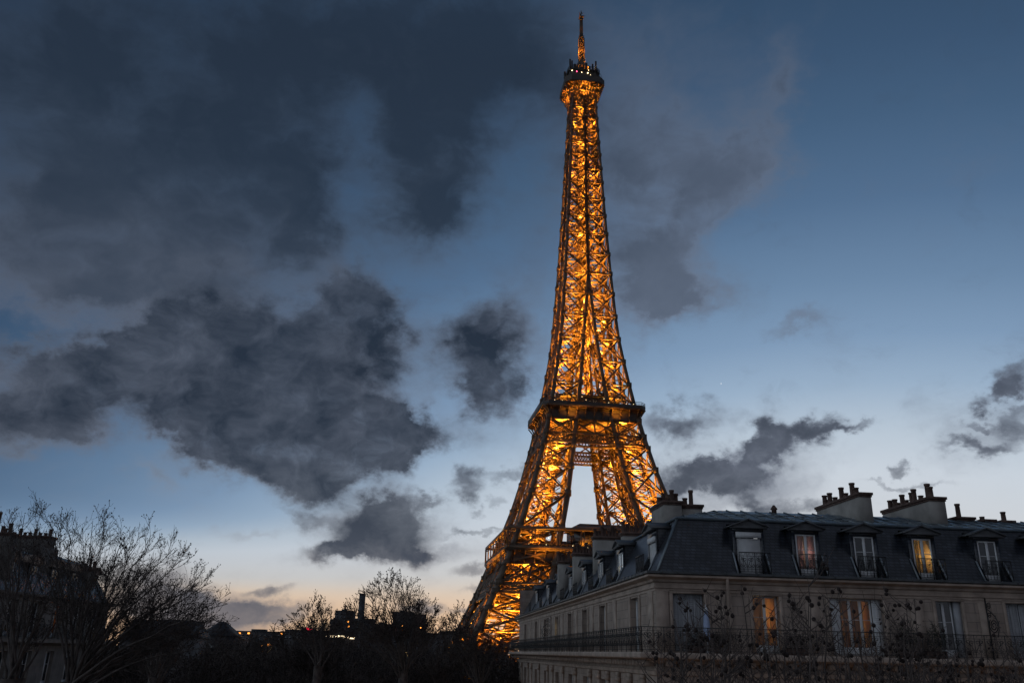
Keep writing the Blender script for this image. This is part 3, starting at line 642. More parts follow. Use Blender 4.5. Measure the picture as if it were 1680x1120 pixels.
def casement(f, s0, s1, z0, z1, parent, kind='dark', d=-.26, leaves=2, name='window', rail=True, room=(.5, .3, 2.2)):
    """a French window: frame + mullions, panes and what hangs behind them"""
    mb = MB(); w = .075
    f.box(mb, s0 + .02, s0 + .02 + w, z0, z1, d - .06, d); f.box(mb, s1 - .02 - w, s1 - .02, z0, z1, d - .06, d)
    f.box(mb, s0 + .02 + w, s1 - .02 - w, z1 - w, z1, d - .06, d); f.box(mb, s0 + .02 + w, s1 - .02 - w, z0, z0 + .35, d - .055, d - .005)
    L = (s1 - s0 - .04) / leaves
    for i in range(1, leaves):
        c = s0 + .02 + L * i; f.box(mb, c - .065, c + .065, z0 + .35, z1 - w, d - .05, d + .012)
    if leaves >= 2 and rail:
        f.box(mb, s0 + .02 + w, s1 - .02 - w, z0 + (z1 - z0) * .62, z0 + (z1 - z0) * .62 + .03, d - .045, d - .012)
    fr = mb.build(name, FRAME, parent)
    g = MB(); g.quad(f.P(s0 + .05, z0 + .3, d - .035), f.P(s1 - .05, z0 + .3, d - .035), f.P(s1 - .05, z1 - .05, d - .035), f.P(s0 + .05, z1 - .05, d - .035))
    g.build('pane', GLASSD if kind == 'dark' else GLASS, fr)
    if kind == 'dark':
        mb = MB(); f.box(mb, s0 - .02, s1 + .02, z0 - .02, z1 + .02, d - .16, d - .12); mb.build('curtain', CURT_G, fr)
    else:
        # a small real room behind the glass with a lamp in it
        r = MB(); a, b, c, e, dp = s0 - room[0], s1 + room[0], z0, z1 + room[1], room[2]
        P = lambda s, z, q: f.P(s, z, q)
        r.quad(P(a, c, d - dp), P(b, c, d - dp), P(b, e, d - dp), P(a, e, d - dp)); r.quad(P(a, c, d - .057), P(a, e, d - .057), P(a, e, d - dp), P(a, c, d - dp)); r.quad(P(b, c, d - .057), P(b, e, d - .057), P(b, e, d - dp), P(b, c, d - dp))
        r.quad(P(a, e, d - .057), P(b, e, d - .057), P(b, e, d - dp), P(a, e, d - dp)); r.quad(P(a, c, d - .057), P(b, c, d - .057), P(b, c, d - dp), P(a, c, d - dp))
        for u0, u1 in ((a, s0 + .04), (s1 - .04, b)): r.quad(P(u0, c, d - .057), P(u1, c, d - .057), P(u1, e, d - .057), P(u0, e, d - .057))
        r.quad(P(s0 + .04, z1 - .03, d - .057), P(s1 - .04, z1 - .03, d - .057), P(s1 - .04, e, d - .057), P(s0 + .04, e, d - .057))
        r.build('room', WARMIN, fr)
        m, spans, power, col = ROOMS[kind]
        for u0, u1, sk in spans:
            n = 40; cm = MB(); lo = []; hi = []
            for i in range(n + 1):
                t = u0 + (u1 - u0) * i / n; wv = .07 * math.sin(i * .95) + .04 * math.sin(i * .41 + 1)
                hi.append(P(s0 + (s1 - s0) * t, z1 + .02, d - .25 + wv)); lo.append(P(s0 + (s1 - s0) * (t + sk * (1 - i / n)), z0 + .02, d - .25 + wv * 1.4))
            for i in range(n): cm.quad(lo[i], lo[i + 1], hi[i + 1], hi[i])
            cm.build('curtain', m, fr, smooth=True)
        lp = P(s0 + (s1 - s0) * .68, z1 - .8, d - min(.75, room[2] * .6))
        lamp('room_lamp', tuple(lp), power, col, fr, .12)
    return fr
ROOMS = {'orange': (CURT_W, [(.02, .16, -.0), (.52, .98, .14)], 15, (1., .68, .3)), 'dim': (CURT_W, [(.0, .2, 0), (.8, 1., 0)], 8, (1., .58, .22)),
         'pink': (CURT_P, [(.0, .46, 0), (.54, 1., 0)], 4.0, (1., .9, .84)), 'yellow': (CURT_Y, [(.02, .46, 0), (.53, .72, 0)], 15, (1., .8, .3)), 'slit': (CURT_W, [(.45, 1., 0)], 4, (1., .45, .14))}

def shutters(f, s0, s1, z0, z1, parent, n=4, d=-.2):
    mb = MB(); L = (s1 - s0) / n
    for i in range(n):
        a, b = s0 + L * i + .012, s0 + L * (i + 1) - .012; t = .05 * (i % 2)
        f.box(mb, a, b, z0 + .02, z1 - .02, d - .05 - t, d - .015 - t)
        for e in (a, b - .06): f.box(mb, e, e + .06, z0 + .02, z1 - .02, d - .015 - t, d + .01 - t)
        for k in range(int((z1 - z0) / .09)): f.box(mb, a + .07, b - .07, z0 + .06 + k * .09, z0 + .10 + k * .09, d - .015 - t, d + .002 - t)
    return mb.build('shutter', SHUT, parent)

def scroll(mb, f, s, z, d, r0, turns, a0, sgn=1, r=.013, n=14, n_side=4):
    pts = [f.P(s + sgn * r0 * (1 - .8 * t) * math.cos(a0 + turns * 6.283 * t), z + r0 * (1 - .8 * t) * math.sin(a0 + turns * 6.283 * t), d) for t in np.linspace(0, 1, n)]
    mb.tube(pts, r, n_side)
def iron_rail(f, s0, s1, z0, h, d, parent, pitch=.95, posts=True, name='railing'):
    mb = MB(); n = max(1, round((s1 - s0) / pitch)); L = (s1 - s0) / n
    for z, w in ((z0 + h, .045), (z0 + h - .16, .02), (z0 + .1, .025), (z0 + .22, .016)):
        mb.beam(f.P(s0, z, d), f.P(s1, z, d), w, w * .8)
    for i in range(n):
        a = s0 + L * i; c = a + L / 2; q = L / .95
        mb.beam(f.P(a, z0, d), f.P(a, z0 + h, d), .03)
        mb.beam(f.P(c, z0 + .1, d), f.P(c, z0 + h, d), .02)
        for sg in (-1, 1):
            scroll(mb, f, c + sg * .13 * q, z0 + h - .33, d, .125 * q, 1.2, -1.6, sg)
            scroll(mb, f, c + sg * .31 * q, z0 + h - .31, d, .12 * q, 1.2, -1.6, -sg)
            scroll(mb, f, c + sg * .15 * q, z0 + .36, d, .12 * q, 1.1, 1.6, sg); scroll(mb, f, c + sg * .33 * q, z0 + .36, d, .11 * q, 1.1, 1.6, -sg)
            mb.tube([f.P(c, z0 + .25, d), f.P(c + sg * .12 * q, z0 + .5, d), f.P(c + sg * .26 * q, z0 + .66, d), f.P(c + sg * .4 * q, z0 + .8, d)], .012, 3)
            mb.beam(f.P(c + sg * .24 * q, z0 + .1, d), f.P(c + sg * .24 * q, z0 + h - .16, d), .014)
        for u in (-.36, -.12, .12, .36): scroll(mb, f, c + u * q, z0 + h - .08, d, .05, 1., 0, 1, .009, 8, 3)
    mb.beam(f.P(s1, z0, d), f.P(s1, z0 + h, d), .03)
    return mb.build(name, BLACK, parent)
def screen(f, s, z0, d0, parent, sgn=1):
    """volute screen dividing two balconies, standing out from the wall"""
    g = Facade(f.P(s, 0, d0), f.n * sgn if sgn < 0 else f.n, f.s)
    mb = MB(); mb.beam(g.P(.05, z0, 0), g.P(.05, z0 + 2.75, 0), .045)
    scroll(mb, g, .42, z0 + 1.5, 0, .34, 2.3, 2.2, 1, .024, 40, 5); scroll(mb, g, .26, z0 + 2.42, 0, .17, 1.8, 2.6, 1, .02, 26, 5); scroll(mb, g, .2, z0 + 2.0, 0, .14, 1.6, 2.4, -1, .02, 24, 5)
    mb.tube([g.P(.1, z0 + 2.25, 0), g.P(.35, z0 + 2.1, 0), g.P(.6, z0 + 1.9, 0), g.P(.76, z0 + 1.6, 0), g.P(.74, z0 + 1.3, 0), g.P(.6, z0 + 1.0, 0)], .024, 5)
    for a in (.4, 1.1, -.2): mb.tube([g.P(.42 + .34 * math.cos(a), z0 + 1.5 + .34 * math.sin(a), 0), g.P(.42 + .5 * math.cos(a), z0 + 1.5 + .5 * math.sin(a), 0)], .016, 4)
    for z in (1.05, 1.55, 2.1):
        for k in range(4): mb.beam(g.P(.02, z0 + z + k * .06, 0), g.P(-.12, z0 + z + k * .06, 0), .02)
    return mb.build('scroll_screen', BLACK, parent)
def sweep(mb, path, prof):
    """path: function(d) -> list of xy stations for offset d ; prof: [(d,z)]"""
    rows = [[(*p, z) for p in path(d)] for d, z in prof]
    for a, b in zip(rows[:-1], rows[1:]):
        for i in range(len(a) - 1): mb.quad(a[i], a[i + 1], b[i + 1], b[i])
def chimney_stack(parent, x0, x1, y0, y1, z0, z1, pots, along='x', name='chimney_stack', slope=0., seed=0, m=None):
    rnd = random.Random(seed); mb = MB(); mb.box(x0, x1, y0, y1, z0, z1 - .003)
    st = mb.build(name, m or RENDER, parent)
    c = MB(); c.box(x0 - .09, x1 + .09, y0 - .09, y1 + .09, z1, z1 + .13); c.box(x0 - .04, x1 + .04, y0 - .04, y1 + .04, z1 - .1, z1 - .004); c.build('stack_cap', POT, st)
    for t, h, r in pots:
        p = MB(); x = x0 + (x1 - x0) * t if along == 'x' else (x0 + x1) / 2 + rnd.uniform(-.05, .05)
        y = y0 + (y1 - y0) * t if along == 'y' else (y0 + y1) / 2 + rnd.uniform(-.05, .05)
        p.lathe((x, y, z1 + .132), [(r * 1.05, 0), (r, .06), (r * .92, h * .85), (r * 1.12, h * .87), (r * 1.12, h)], 10)
        p.build('chimney_pot', POT, st)
    return st
def dormer(f, sc, parent, kind, w=1.12, zin=23.62, arch=False, shutter=False, slope0=(-.15, 23.6), slope1=(-1.7, 26.4), apex=26.36, zt=25.72, rail=True):
    """dormer set into the mansard: cheeks, casing, low gabled roof, French window and railing"""
    k = (slope1[0] - slope0[0]) / (slope1[1] - slope0[1])
    S = lambda z: slope0[0] + k * (z - slope0[1])
    dw = -.75; zs = slope0[1] + (dw - slope0[0]) / k; hw = w / 2 + .17; ze = apex - .42
    mb = MB()
    for sg in (-1, 1):
        a, b = sc + sg * hw, sc + sg * (hw - .12)
        for q in (a, b):
            mb.poly([f.P(q, zs, dw), f.P(q, ze, dw), f.P(q, ze, S(ze) - .05)])
            mb.poly([f.P(q, slope0[1] + .1, S(slope0[1] + .1)), f.P(q, slope0[1] + .1, dw), f.P(q, zs, dw)])
        f.box(mb, *sorted((a, sc + sg * w / 2)), slope0[1] + .1, ze, dw - .1, dw + .01)
    mb.quad(f.P(sc - hw, slope0[1] + .1, S(slope0[1] + .1)), f.P(sc + hw, slope0[1] + .1, S(slope0[1] + .1)), f.P(sc + hw, slope0[1] + .1, dw), f.P(sc - hw, slope0[1] + .1, dw))
    f.box(mb, sc - hw + .003, sc + hw - .003, zt, ze + .02, dw - .1, dw + .015)
    dm = mb.build('dormer', SLATE, parent)
    r = MB(); oh = .95; fr = dw + .28
    if arch:
        n = 10; A = [(sc + oh * math.cos(math.pi - math.pi * i / n), ze - .05 + .62 * math.sin(math.pi * i / n)) for i in range(n + 1)]
        for (s0, z0), (s1, z1) in zip(A[:-1], A[1:]):
            r.quad(f.P(s0, z0, fr), f.P(s1, z1, fr), f.P(s1, z1, -1.9), f.P(s0, z0, -1.9)); r.quad(f.P(s0, z0, fr), f.P(s1, z1, fr), f.P(sc + (s1 - sc) * .82, ze - .05 + (z1 - ze + .05) * .82, fr), f.P(sc + (s0 - sc) * .82, ze - .05 + (z0 - ze + .05) * .82, fr))
        r.poly([f.P(s, z - .02, dw + .05) for s, z in A])
        r.build('dormer_roof', STONE_TRIM, dm)
    else:
        for sg in (-1, 1):
            e0, e1 = sc + sg * oh, sc
            r.hexa([f.P(e0, ze, fr), f.P(e1, apex - .07, fr), f.P(e1, apex - .07, S(apex)), f.P(e0, ze, S(ze) - .05), f.P(e0, ze + .07, fr), f.P(e1, apex, fr), f.P(e1, apex, S(apex) - .1), f.P(e0, ze + .07, S(ze) - .1)])
        r.poly([f.P(sc - oh + .1, ze + .03, fr - .12), f.P(sc + oh - .1, ze + .03, fr - .12), f.P(sc, apex - .06, fr - .12)])
        f.box(r, sc - oh + .05, sc + oh - .05, ze - .06, ze + .03, dw + .02, fr - .05)
        r.build('dormer_roof', mat('dormer_lead', (.075, .078, .085), .6, noise=3.) if 'dormer_lead' not in bpy.data.materials else bpy.data.materials['dormer_lead'], dm)
    for sg in (-1, 1):
        fl = MB()
        q = sc + sg * (hw + .04); fl.beam(f.P(q, slope0[1] + .12, S(slope0[1] + .12) + .03), f.P(q, zs + .05, dw + .03), .07, .05)
        fl.build('flashing', ZINC_LIGHT, dm)
    wz0 = slope0[1] + .15
    if shutter:
        mb = MB(); f.box(mb, sc - w / 2, sc + w / 2, wz0, zt - .28, dw - .06, dw - .03)
        for i in range(int((zt - .28 - wz0) / .055)): f.box(mb, sc - w / 2 + .02, sc + w / 2 - .02, wz0 + i * .055 + .01, wz0 + i * .055 + .045, dw - .03, dw - .022)
        f.box(mb, sc - w / 2 - .02, sc + w / 2 + .02, zt - .26, zt, dw - .08, dw + .08); mb.build('roller_shutter', FRAME, dm)
    else:
        casement(f, sc - w / 2, sc + w / 2, wz0, zt, dm, kind, dw - .02, room=(.06, .06, .8))
    if rail: iron_rail(f, sc - hw + .02, sc + hw - .02, slope0[1] + .12, .98, S(slope0[1]) + .06, dm, .62)
    return dm

WCX, WCY = 6.79578, 40.48579
corner_b = empty('corner_building', (WCX, WCY, 0), math.radians(5.5473),
    label='cream stone corner apartment block with slate mansard roof, dormers and a long iron balcony', cat='apartment building')
FR = Facade((0, 0, 0), (1, 0, 0), (0, -1, 0)); FL = Facade((0, 0, 0), (0, 1, 0), (-1, 0, 0))
LR, LL = 30., 55.
def cpath(d): return [(LR, -d), (-d, -d), (-d, LL + (d if d > 0 else 0))]
BZ = 20.19
r_win = [(.82, 2.29), (4.58, 5.83), (8.26, 10.86), (13.47, 14.75), (16.97, 18.9), (22, 23.3), (26, 27.4)]
l_mid = [3.9, 11.7, 17.3, 23.0, 29.0, 35.2, 41.2, 49.2]
l_win = [(c - .85, c + .85) for c in l_mid]
HEAD = 22.74
low = [(16.35, 18.75), (12.6, 15.3), (8.6, 11.6), (4.8, 7.6)]
wall = MB()
FR.wall(wall, 0, LR, 0, 23.1, [(a, b, BZ + .05, HEAD) for a, b in r_win] + [(a, min(b, a + 1.5), z0, z1) for a, b in r_win for z0, z1 in low])
FL.wall(wall, 0, LL, 0, 23.1, [(a, b, BZ + .05, HEAD) for a, b in l_win] + [(a, b, z0, z1) for a, b in l_win for z0, z1 in low])
wall.quad((-0, LL, 0), (9, LL, 0), (9, LL, 26.4), (-0, LL, 26.4)); wall.quad((LR, 0, 0), (LR, 10, 0), (LR, 10, 26), (LR, 0, 26))
wall.quad((9, 9, 0), (LR, 9, 0), (LR, 9, 26.4), (9, 9, 26.4)); wall.quad((9, 9, 0), (9, LL, 0), (9, LL, 26.4), (9, 9, 26.4)); wall.quad((.35, .35, 23.0), (LR, .35, 23.0), (LR, 9, 23.0), (.35, 9, 23.0)); wall.quad((.35, 9, 23.0), (9, 9, 23.), (9, LL, 23.), (.35, LL, 23.0))
wo = wall.build('wall', STONE, corner_b)
tr = MB()
sweep(tr, cpath, [(.002, 22.95), (.06, 22.97), (.06, 23.05), (.02, 23.07), (.02, 23.2), (.12, 23.24), (.16, 23.34), (.34, 23.4), (.42, 23.44), (.42, 23.52), (.30, 23.56), (-.1, 23.6)])
sweep(tr, cpath, [(.002, 22.82), (.035, 22.83), (.035, 22.9), (.002, 22.91)])
for s0, s1 in r_win:
    for a, b in ((s0 - .16, s0), (s1, s1 + .16)): FR.box(tr, a, b, BZ, HEAD, .0, .035)
    FR.box(tr, s0 - .16, s1 + .16, HEAD, HEAD + .14, .0, .035)
for i, c in enumerate(l_mid):
    s0, s1 = l_win[i]
    for a, b in ((s0 - .3, s0), (s1, s1 + .3)): FL.box(tr, a, b, BZ, HEAD + .1, .0, .06)
for s in (2.95, 7.1, 12.2, 15.6, 20.3): FR.box(tr, s - .03, s + .62, BZ + .1, 22.8, .0, .03)
for s in (.35, 8.0, 14.5, 20.1, 26, 32, 38.3, 45): FL.box(tr, s, s + .9, BZ, 22.83, .0, .05)
FR.box(tr, .0, .6, BZ, 22.83, .0, .05)
tr.build('cornice', STONE_TRIM, corner_b)
# balcony
bl = MB(); sweep(bl, cpath, [(.002, 19.72), (.25, 19.78), (.3, 19.86), (.8, 19.9), (.98, 19.95), (1.0, 20.0), (1.0, 20.12), (.96, 20.19), (-.05, 20.19)])
for s in np.arange(.3, LR, .62): FR.box(bl, s, s + .3, 19.62, 19.86, .003, .55)
for s in np.arange(.3, LL, .62): FL.box(bl, s, s + .3, 19.62, 19.86, .003, .55)
bal = bl.build('balcony', STONE_TRIM, corner_b)
iron_rail(FR, -.9, LR, BZ, 1.05, .9, bal, 1.0); iron_rail(FL, -.9, 63.4 - 8.4, BZ, 1.05, .9, bal, 1.0)
# order below the balcony : pilasters, capitals, entablature
pl = MB(); sweep(pl, cpath, [(.002, 19.2), (.1, 19.24), (.14, 19.4), (.05, 19.45), (.05, 19.6), (.003, 19.63)])
for s in np.concatenate([np.arange(2.2, LL - 1, 2.6)]):
    if any(a - .25 < s + .25 < b + .25 for a, b in l_win) or any(a - .25 < s < b for a, b in l_win): continue
    FL.box(pl, s, s + .5, 16., 18.75, .0, .12); FL.box(pl, s - .08, s + .58, 18.75, 19.0, .0, .2); FL.box(pl, s - .04, s + .54, 19.0, 19.2, .0, .16)
for s in (3.2, 7., 12., 15.9, 20): FR.box(pl, s, s + .55, 16., 18.8, .0, .1); FR.box(pl, s - .08, s + .63, 18.8, 19.05, .0, .18)
pl.build('pilaster_order', STONE_TRIM, corner_b)
for z in (8.2, 12.2, 15.9):
    b2 = MB(); sweep(b2, cpath, [(.002, z - .3), (.2, z - .1), (.22, z + .06), (.003, z + .1)]); b2.build('string_course', STONE_TRIM, corner_b)
# windows behind the balcony
shutters(FR, r_win[0][0], r_win[0][1], BZ + .06, HEAD, casement(FR, *r_win[0], BZ + .06, HEAD, corner_b), 4)
casement(FR, *r_win[1], BZ + .06, HEAD, corner_b, 'orange')
wc = casement(FR, r_win[2][0] + .5, r_win[2][1] - .45, BZ + .06, HEAD, corner_b, 'dim', leaves=3)
for q0, q1, dd in ((8.27, 8.75, -.2), (10.42, 10.85, -.26)):
    mb = MB(); FR.box(mb, q0, q1, BZ + .06, HEAD - .01, dd, dd + .05)
    for k in range(26): FR.box(mb, q0 + .05, q1 - .05, BZ + .12 + k * .094, BZ + .17 + k * .094, dd + .05, dd + .062)
    mb.build('shutter', FRAME, wc)
wd = casement(FR, r_win[3][0], r_win[3][0] + .95, BZ + .06, HEAD, corner_b, 'dark')
mb = MB(); FR.box(mb, r_win[3][0] + .96, r_win[3][1], BZ + .06, HEAD - .01, -.3, -.1); mb.build('shutter', SHUT, wd)
shutters(FR, *r_win[4], BZ + .06, HEAD, casement(FR, *r_win[4], BZ + .06, HEAD, corner_b), 5)
for q in r_win[5:]: casement(FR, *q, BZ + .06, HEAD, corner_b)
for i, q in enumerate(l_win):
    casement(FL, *q, BZ + .06, HEAD, corner_b, {0: 'slit', 4: 'yellow'}.get(i, 'dark'))
for zi, (z0, z1) in enumerate(low):
    for a, b in r_win: casement(FR, a, min(b, a + 1.5), z0, z1, corner_b, 'dark')
    for a, b in l_win: casement(FL, a, b, z0, z1, corner_b, 'dark')
screen(FR, 15.95, BZ, .0, corner_b); screen(FL, 32.2, BZ, .0, corner_b)
# downpipe
for f, s in ((FR, 3.39),):
    dp = MB(); dp.tube([f.P(s, 15.5, .1), f.P(s, 22.65, .1), f.P(s, 22.8, .14), f.P(s - .06, 23.05, .3), f.P(s - .06, 23.42, .33)], .075, 8)
    for z in (16.5, 19, 21.6): dp.tube([f.P(s, z, .1), f.P(s, z + .06, .1)], .1, 8)
    dp.build('downpipe', STONE_TRIM, corner_b, smooth=True)
# gutter
gt = MB(); sweep(gt, cpath, [(.36, 23.54), (.47, 23.58), (.47, 23.68), (.40, 23.68), (.36, 23.6), (-.1, 23.62)])
for s in np.arange(.2, LR, .75): FR.box(gt, s, s + .04, 23.55, 23.72, .40, .49)
for s in np.arange(.2, LL, .75): FL.box(gt, s, s + .04, 23.55, 23.72, .40, .49)
gt.build('gutter', mat('gutter_zinc', (.07, .078, .085), .55, .2, noise=2.), corner_b)
# mansard with notches for the dormers
r_dor = [(4.88, 'shut', 1.2), (7.74, 'pink', 1.05), (10.68, 'dark', 1.05), (13.66, 'yellow', 1.02), (17.04, 'dark', 1.0), (20.1, 'dark', 1.0), (23.2, 'dark', 1.0), (26.3, 'dark', 1.)]
l_dor = [(3.0, 'shut', 1.3), (10.2, 'yellow', 1.3), (15.8, 'dark', 1.3), (21.6, 'dark', 1.3), (27.3, 'dark', 1.3), (33.3, 'dark', 1.3), (39.2, 'dark', 1.3), (47., 'dark', 1.3)]
rf = MB()
def mansard(f, dors, L):
    dz = lambda z: -.15 - 1.55 * (z - 23.6) / 2.8
    cuts = [(c - w / 2 - .17, c + w / 2 + .17) for c, _, w in dors]
    e = 0.
    segs = []
    for a, b in cuts: segs.append((e, a)); e = b
    segs.append((e, L))
    for j, (a, b) in enumerate(segs):
        if j == 0: rf.quad(f.P(.15, 23.6, -.15), f.P(b, 23.6, -.15), f.P(b, 26.4, -1.7), f.P(1.7, 26.4, -1.7))
        else: rf.quad(f.P(a, 23.6, -.15), f.P(b, 23.6, -.15), f.P(b, 26.4, -1.7), f.P(a, 26.4, -1.7))
    for a, b in cuts: rf.quad(f.P(a, 26.2, dz(26.2)), f.P(b, 26.2, dz(26.2)), f.P(b, 26.4, -1.7), f.P(a, 26.4, -1.7)); rf.quad(f.P(a, 23.6, -.15), f.P(b, 23.6, -.15), f.P(b, 23.7, dz(23.7)), f.P(a, 23.7, dz(23.7)))
mansard(FR, r_dor, LR); mansard(FL, l_dor, LL)
roof = rf.build('roof', SLATE, corner_b)
zr = MB()
rp = lambda d: [(LR, -d), (-d, -d), (-d, LL)]
sweep(zr, rp, [(-1.62, 26.36), (-1.58, 26.42), (-1.66, 26.5), (-1.8, 26.5), (-5., 27.42), (-8.5, 26.6)])
zr.quad((1.6, LL, 26.45), (8.5, LL, 26.6), (5, LL, 27.4), (1.7, LL, 26.45))
def seam(f, s):
    q = min(5., s); zr.beam(f.P(s, 26.52, -1.8), f.P(s, 26.52 + .93 * (q - 1.8) / 3.2, -q), .05, .06)
for s in np.arange(2.2, LR, .8): seam(FR, s)
for s in np.arange(2.2, LL, .8): seam(FL, s)
for z, d in ((26.75, -2.6), (27.05, -3.7)):
    zr.beam((LR, -d, z + .02), (-d, -d, z + .02), .04, .03)
zr.beam((.13, .13, 23.62), (1.72, 1.72, 26.44), .12, .06)
zr.build('zinc_roof', ZINC, roof)
sn = MB()
for s in np.arange(3.2, 12, 1.05): sn.box(s, s + .55, 3.3, 3.42, 26.97, 27.0)
sn.build('skylight', ZINC_LIGHT, roof)
for c, k, w in r_dor: dormer(FR, c, corner_b, k if k != 'shut' else 'dark', w, shutter=(k == 'shut'))
for c, k, w in l_dor: dormer(FL, c, corner_b, k if k != 'shut' else 'dark', w, shutter=(k == 'shut'), zt=25.6)
# chimney stacks
chimney_stack(corner_b, 2.0, 2.96, 5.0, 7.6, 26.3, 27.72, [(.1, .35, .13), (.35, .62, .12), (.6, .3, .13), (.85, .8, .13)], 'x', seed=1)
chimney_stack(corner_b, 2.963, 4.2, 5.35, 7.5, 26.5, 27.62, [(.1, .74, .14), (.28, .3, .13), (.5, .5, .14), (.78, .95, .13)], 'x', seed=2)
chimney_stack(corner_b, 11.7, 12.35, 2.6, 7.6, 26.5, 28.12, [(.16, .38, .14), (.25, .72, .14), (.4, .3, .14), (.5, .7, .14), (.66, .3, .14), (.76, .62, .14), (.84, .3, .14), (.92, .62, .14)], 'y', seed=3)
chimney_stack(corner_b, 15.55, 16.4, 2.6, 7.4, 26.5, 28.05, [(.1, .6, .15), (.14, .8, .14), (.3, .3, .14), (.42, .75, .14), (.47, .6, .14), (.6, .3, .14), (.7, .68, .14), (.8, .3, .14), (.86, .55, .14), (.95, .55, .14)], 'y', seed=4)
chimney_stack(corner_b, 18.2, 19.2, 4.6, 5.2, 26.6, 27.4, [(.35, .75, .13)], 'x', seed=5)
chimney_stack(corner_b, 19.7, 20.4, 4.6, 5.2, 26.6, 27.32, [(.3, .18, .13)], 'x', seed=6); chimney_stack(corner_b, 20.8, 21.5, 4.6, 5.2, 26.6, 27.3, [(.5, .5, .13)], 'x', seed=7)
potr = lambda n, s: [(.05 + .9 * i / (n - 1), .35 + .5 * ((i * 37 + s * 17) % 10) / 10, .12) for i in range(n)]
chimney_stack(corner_b, 1.75, 3.6, 13.6, 14.3, 25.4, 27.16, potr(7, 1), 'x', seed=8)
chimney_stack(corner_b, 1.0, 3.4, 19.0, 19.7, 24.8, 27.55, potr(10, 2), 'x', seed=9)
chimney_stack(corner_b, .55, 2.1, 24.6, 25.3, 24.4, 27.0, potr(7, 3), 'x', seed=10)
chimney_stack(corner_b, .3, 1.2, 30.2, 30.9, 24.2, 26.95, potr(4, 4), 'x', seed=11)
mb = MB(); mb.lathe(tuple(FR.P(7.9, 27.3, -4.6)), [(.14, 0), (.14, .2), (.2, .24), (.05, .45)], 8); mb.build('roof_vent', POT, corner_b)

# things on the balcony
def shrub(name, s, d, h, w, label, seed, leafy=True):
    rnd = random.Random(seed); p = FR.P(s, BZ, d); a = math.radians(5.5473)
    wp = (WCX + p[0] * math.cos(a) - p[1] * math.sin(a), WCY + p[0] * math.sin(a) + p[1] * math.cos(a), BZ)
    o = empty(name, wp, a, label=label, cat='shrub', group='potted shrubs on the balcony')
    mb = MB(); mb.box(-w * .5, w * .5, -.14, .14, .002, .3); mb.box(-w * .5 - .02, w * .5 + .02, -.16, .16, .3, .33); mb.build('planter', POT, o)
    st = MB(); lf = MB()
    for i in range(int(16 * w)):
        x = rnd.uniform(-w * .45, w * .45); tx = x + rnd.uniform(-.25, .25); hh = h * rnd.uniform(.6, 1.)
        pts = [(x, 0, .3), ((x + tx) / 2 + rnd.uniform(-.05, .05), rnd.uniform(-.05, .05), .3 + hh * .5), (tx, rnd.uniform(-.12, .12), .3 + hh)]
        st.tube(pts, [.012, .009, .005], 3)
        for j in range(34):
            t = rnd.uniform(.25, 1.02); c = np.array(pts[0]) * (1 - t) + np.array(pts[2]) * t + np.array([rnd.gauss(0, .07), rnd.gauss(0, .06), rnd.gauss(0, .04)])
            u = np.array([rnd.gauss(0, 1) for _ in range(3)]); u /= np.linalg.norm(u); v = np.cross(u, [rnd.gauss(0, 1) for _ in range(3)]); v /= np.linalg.norm(v) + 1e-6
            L = rnd.uniform(.03, .055); lf.quad(c - u * L, c + v * L * .5, c + u * L, c - v * L * .5)
    st.build('stems', BARK, o); lf.build('foliage', GREEN if leafy else LEAF, o)
shrub('potted_shrub', 11.6, .45, 1.35, 1.1, 'leafy potted shrub left of the half shuttered door on the iron balcony', 1)
shrub('potted_shrub', 12.9, .45, 1.25, .9, 'leafy potted shrub crowding the left jamb of the dark balcony door', 2)
shrub('potted_shrub', 2.75, .5, .75, .8, 'low brown potted shrub beside the downpipe on the balcony', 3, False)
shrub('potted_shrub', 6.3, .5, .7, .9, 'low dry potted shrub below the lit orange window', 4, False)
shrub('potted_shrub', 1.7, .45, .6, .7, 'small dry potted shrub in front of the closed grey shutters', 5, False)
p = FR.P(2.2, BZ, .42); a = math.radians(5.5473)
par = empty('closed_parasol', (WCX + p[0] * math.cos(a) - p[1] * math.sin(a), WCY + p[0] * math.sin(a) + p[1] * math.cos(a), BZ), a, label='folded pale blue parasol standing by the closed shutters on the balcony', cat='parasol')
mb = MB(); mb.lathe((0, 0, 0.001), [(.2, 0), (.2, .06), (.04, .1), (.022, .12), (.022, 2.0)], 10); mb.build('pole', FRAME, par)
mb = MB(); n = 12
prof = [(.10, .55), (.13, .8), (.12, 1.2), (.09, 1.6), (.05, 1.86)]
an = np.arange(n) * 2 * math.pi / n
V = [((r * (1 + .25 * (i % 2))) * math.cos(q), (r * (1 + .25 * (i % 2))) * math.sin(q), z) for r, z in prof for i, q in enumerate(an)]
mb.add(V, [(i * n + j, i * n + (j + 1) % n, (i + 1) * n + (j + 1) % n, (i + 1) * n + j) for i in range(len(prof) - 1) for j in range(n)])
mb.build('canopy', mat('blue_canvas', (.36, .44, .62), .9, noise=8., var=.12), par)
mb = MB(); mb.lathe((0, 0, 1.8), [(.13, 0), (.11, .06), (.03, .18), (.02, .3)], 10); mb.build('finial', FRAME, par)

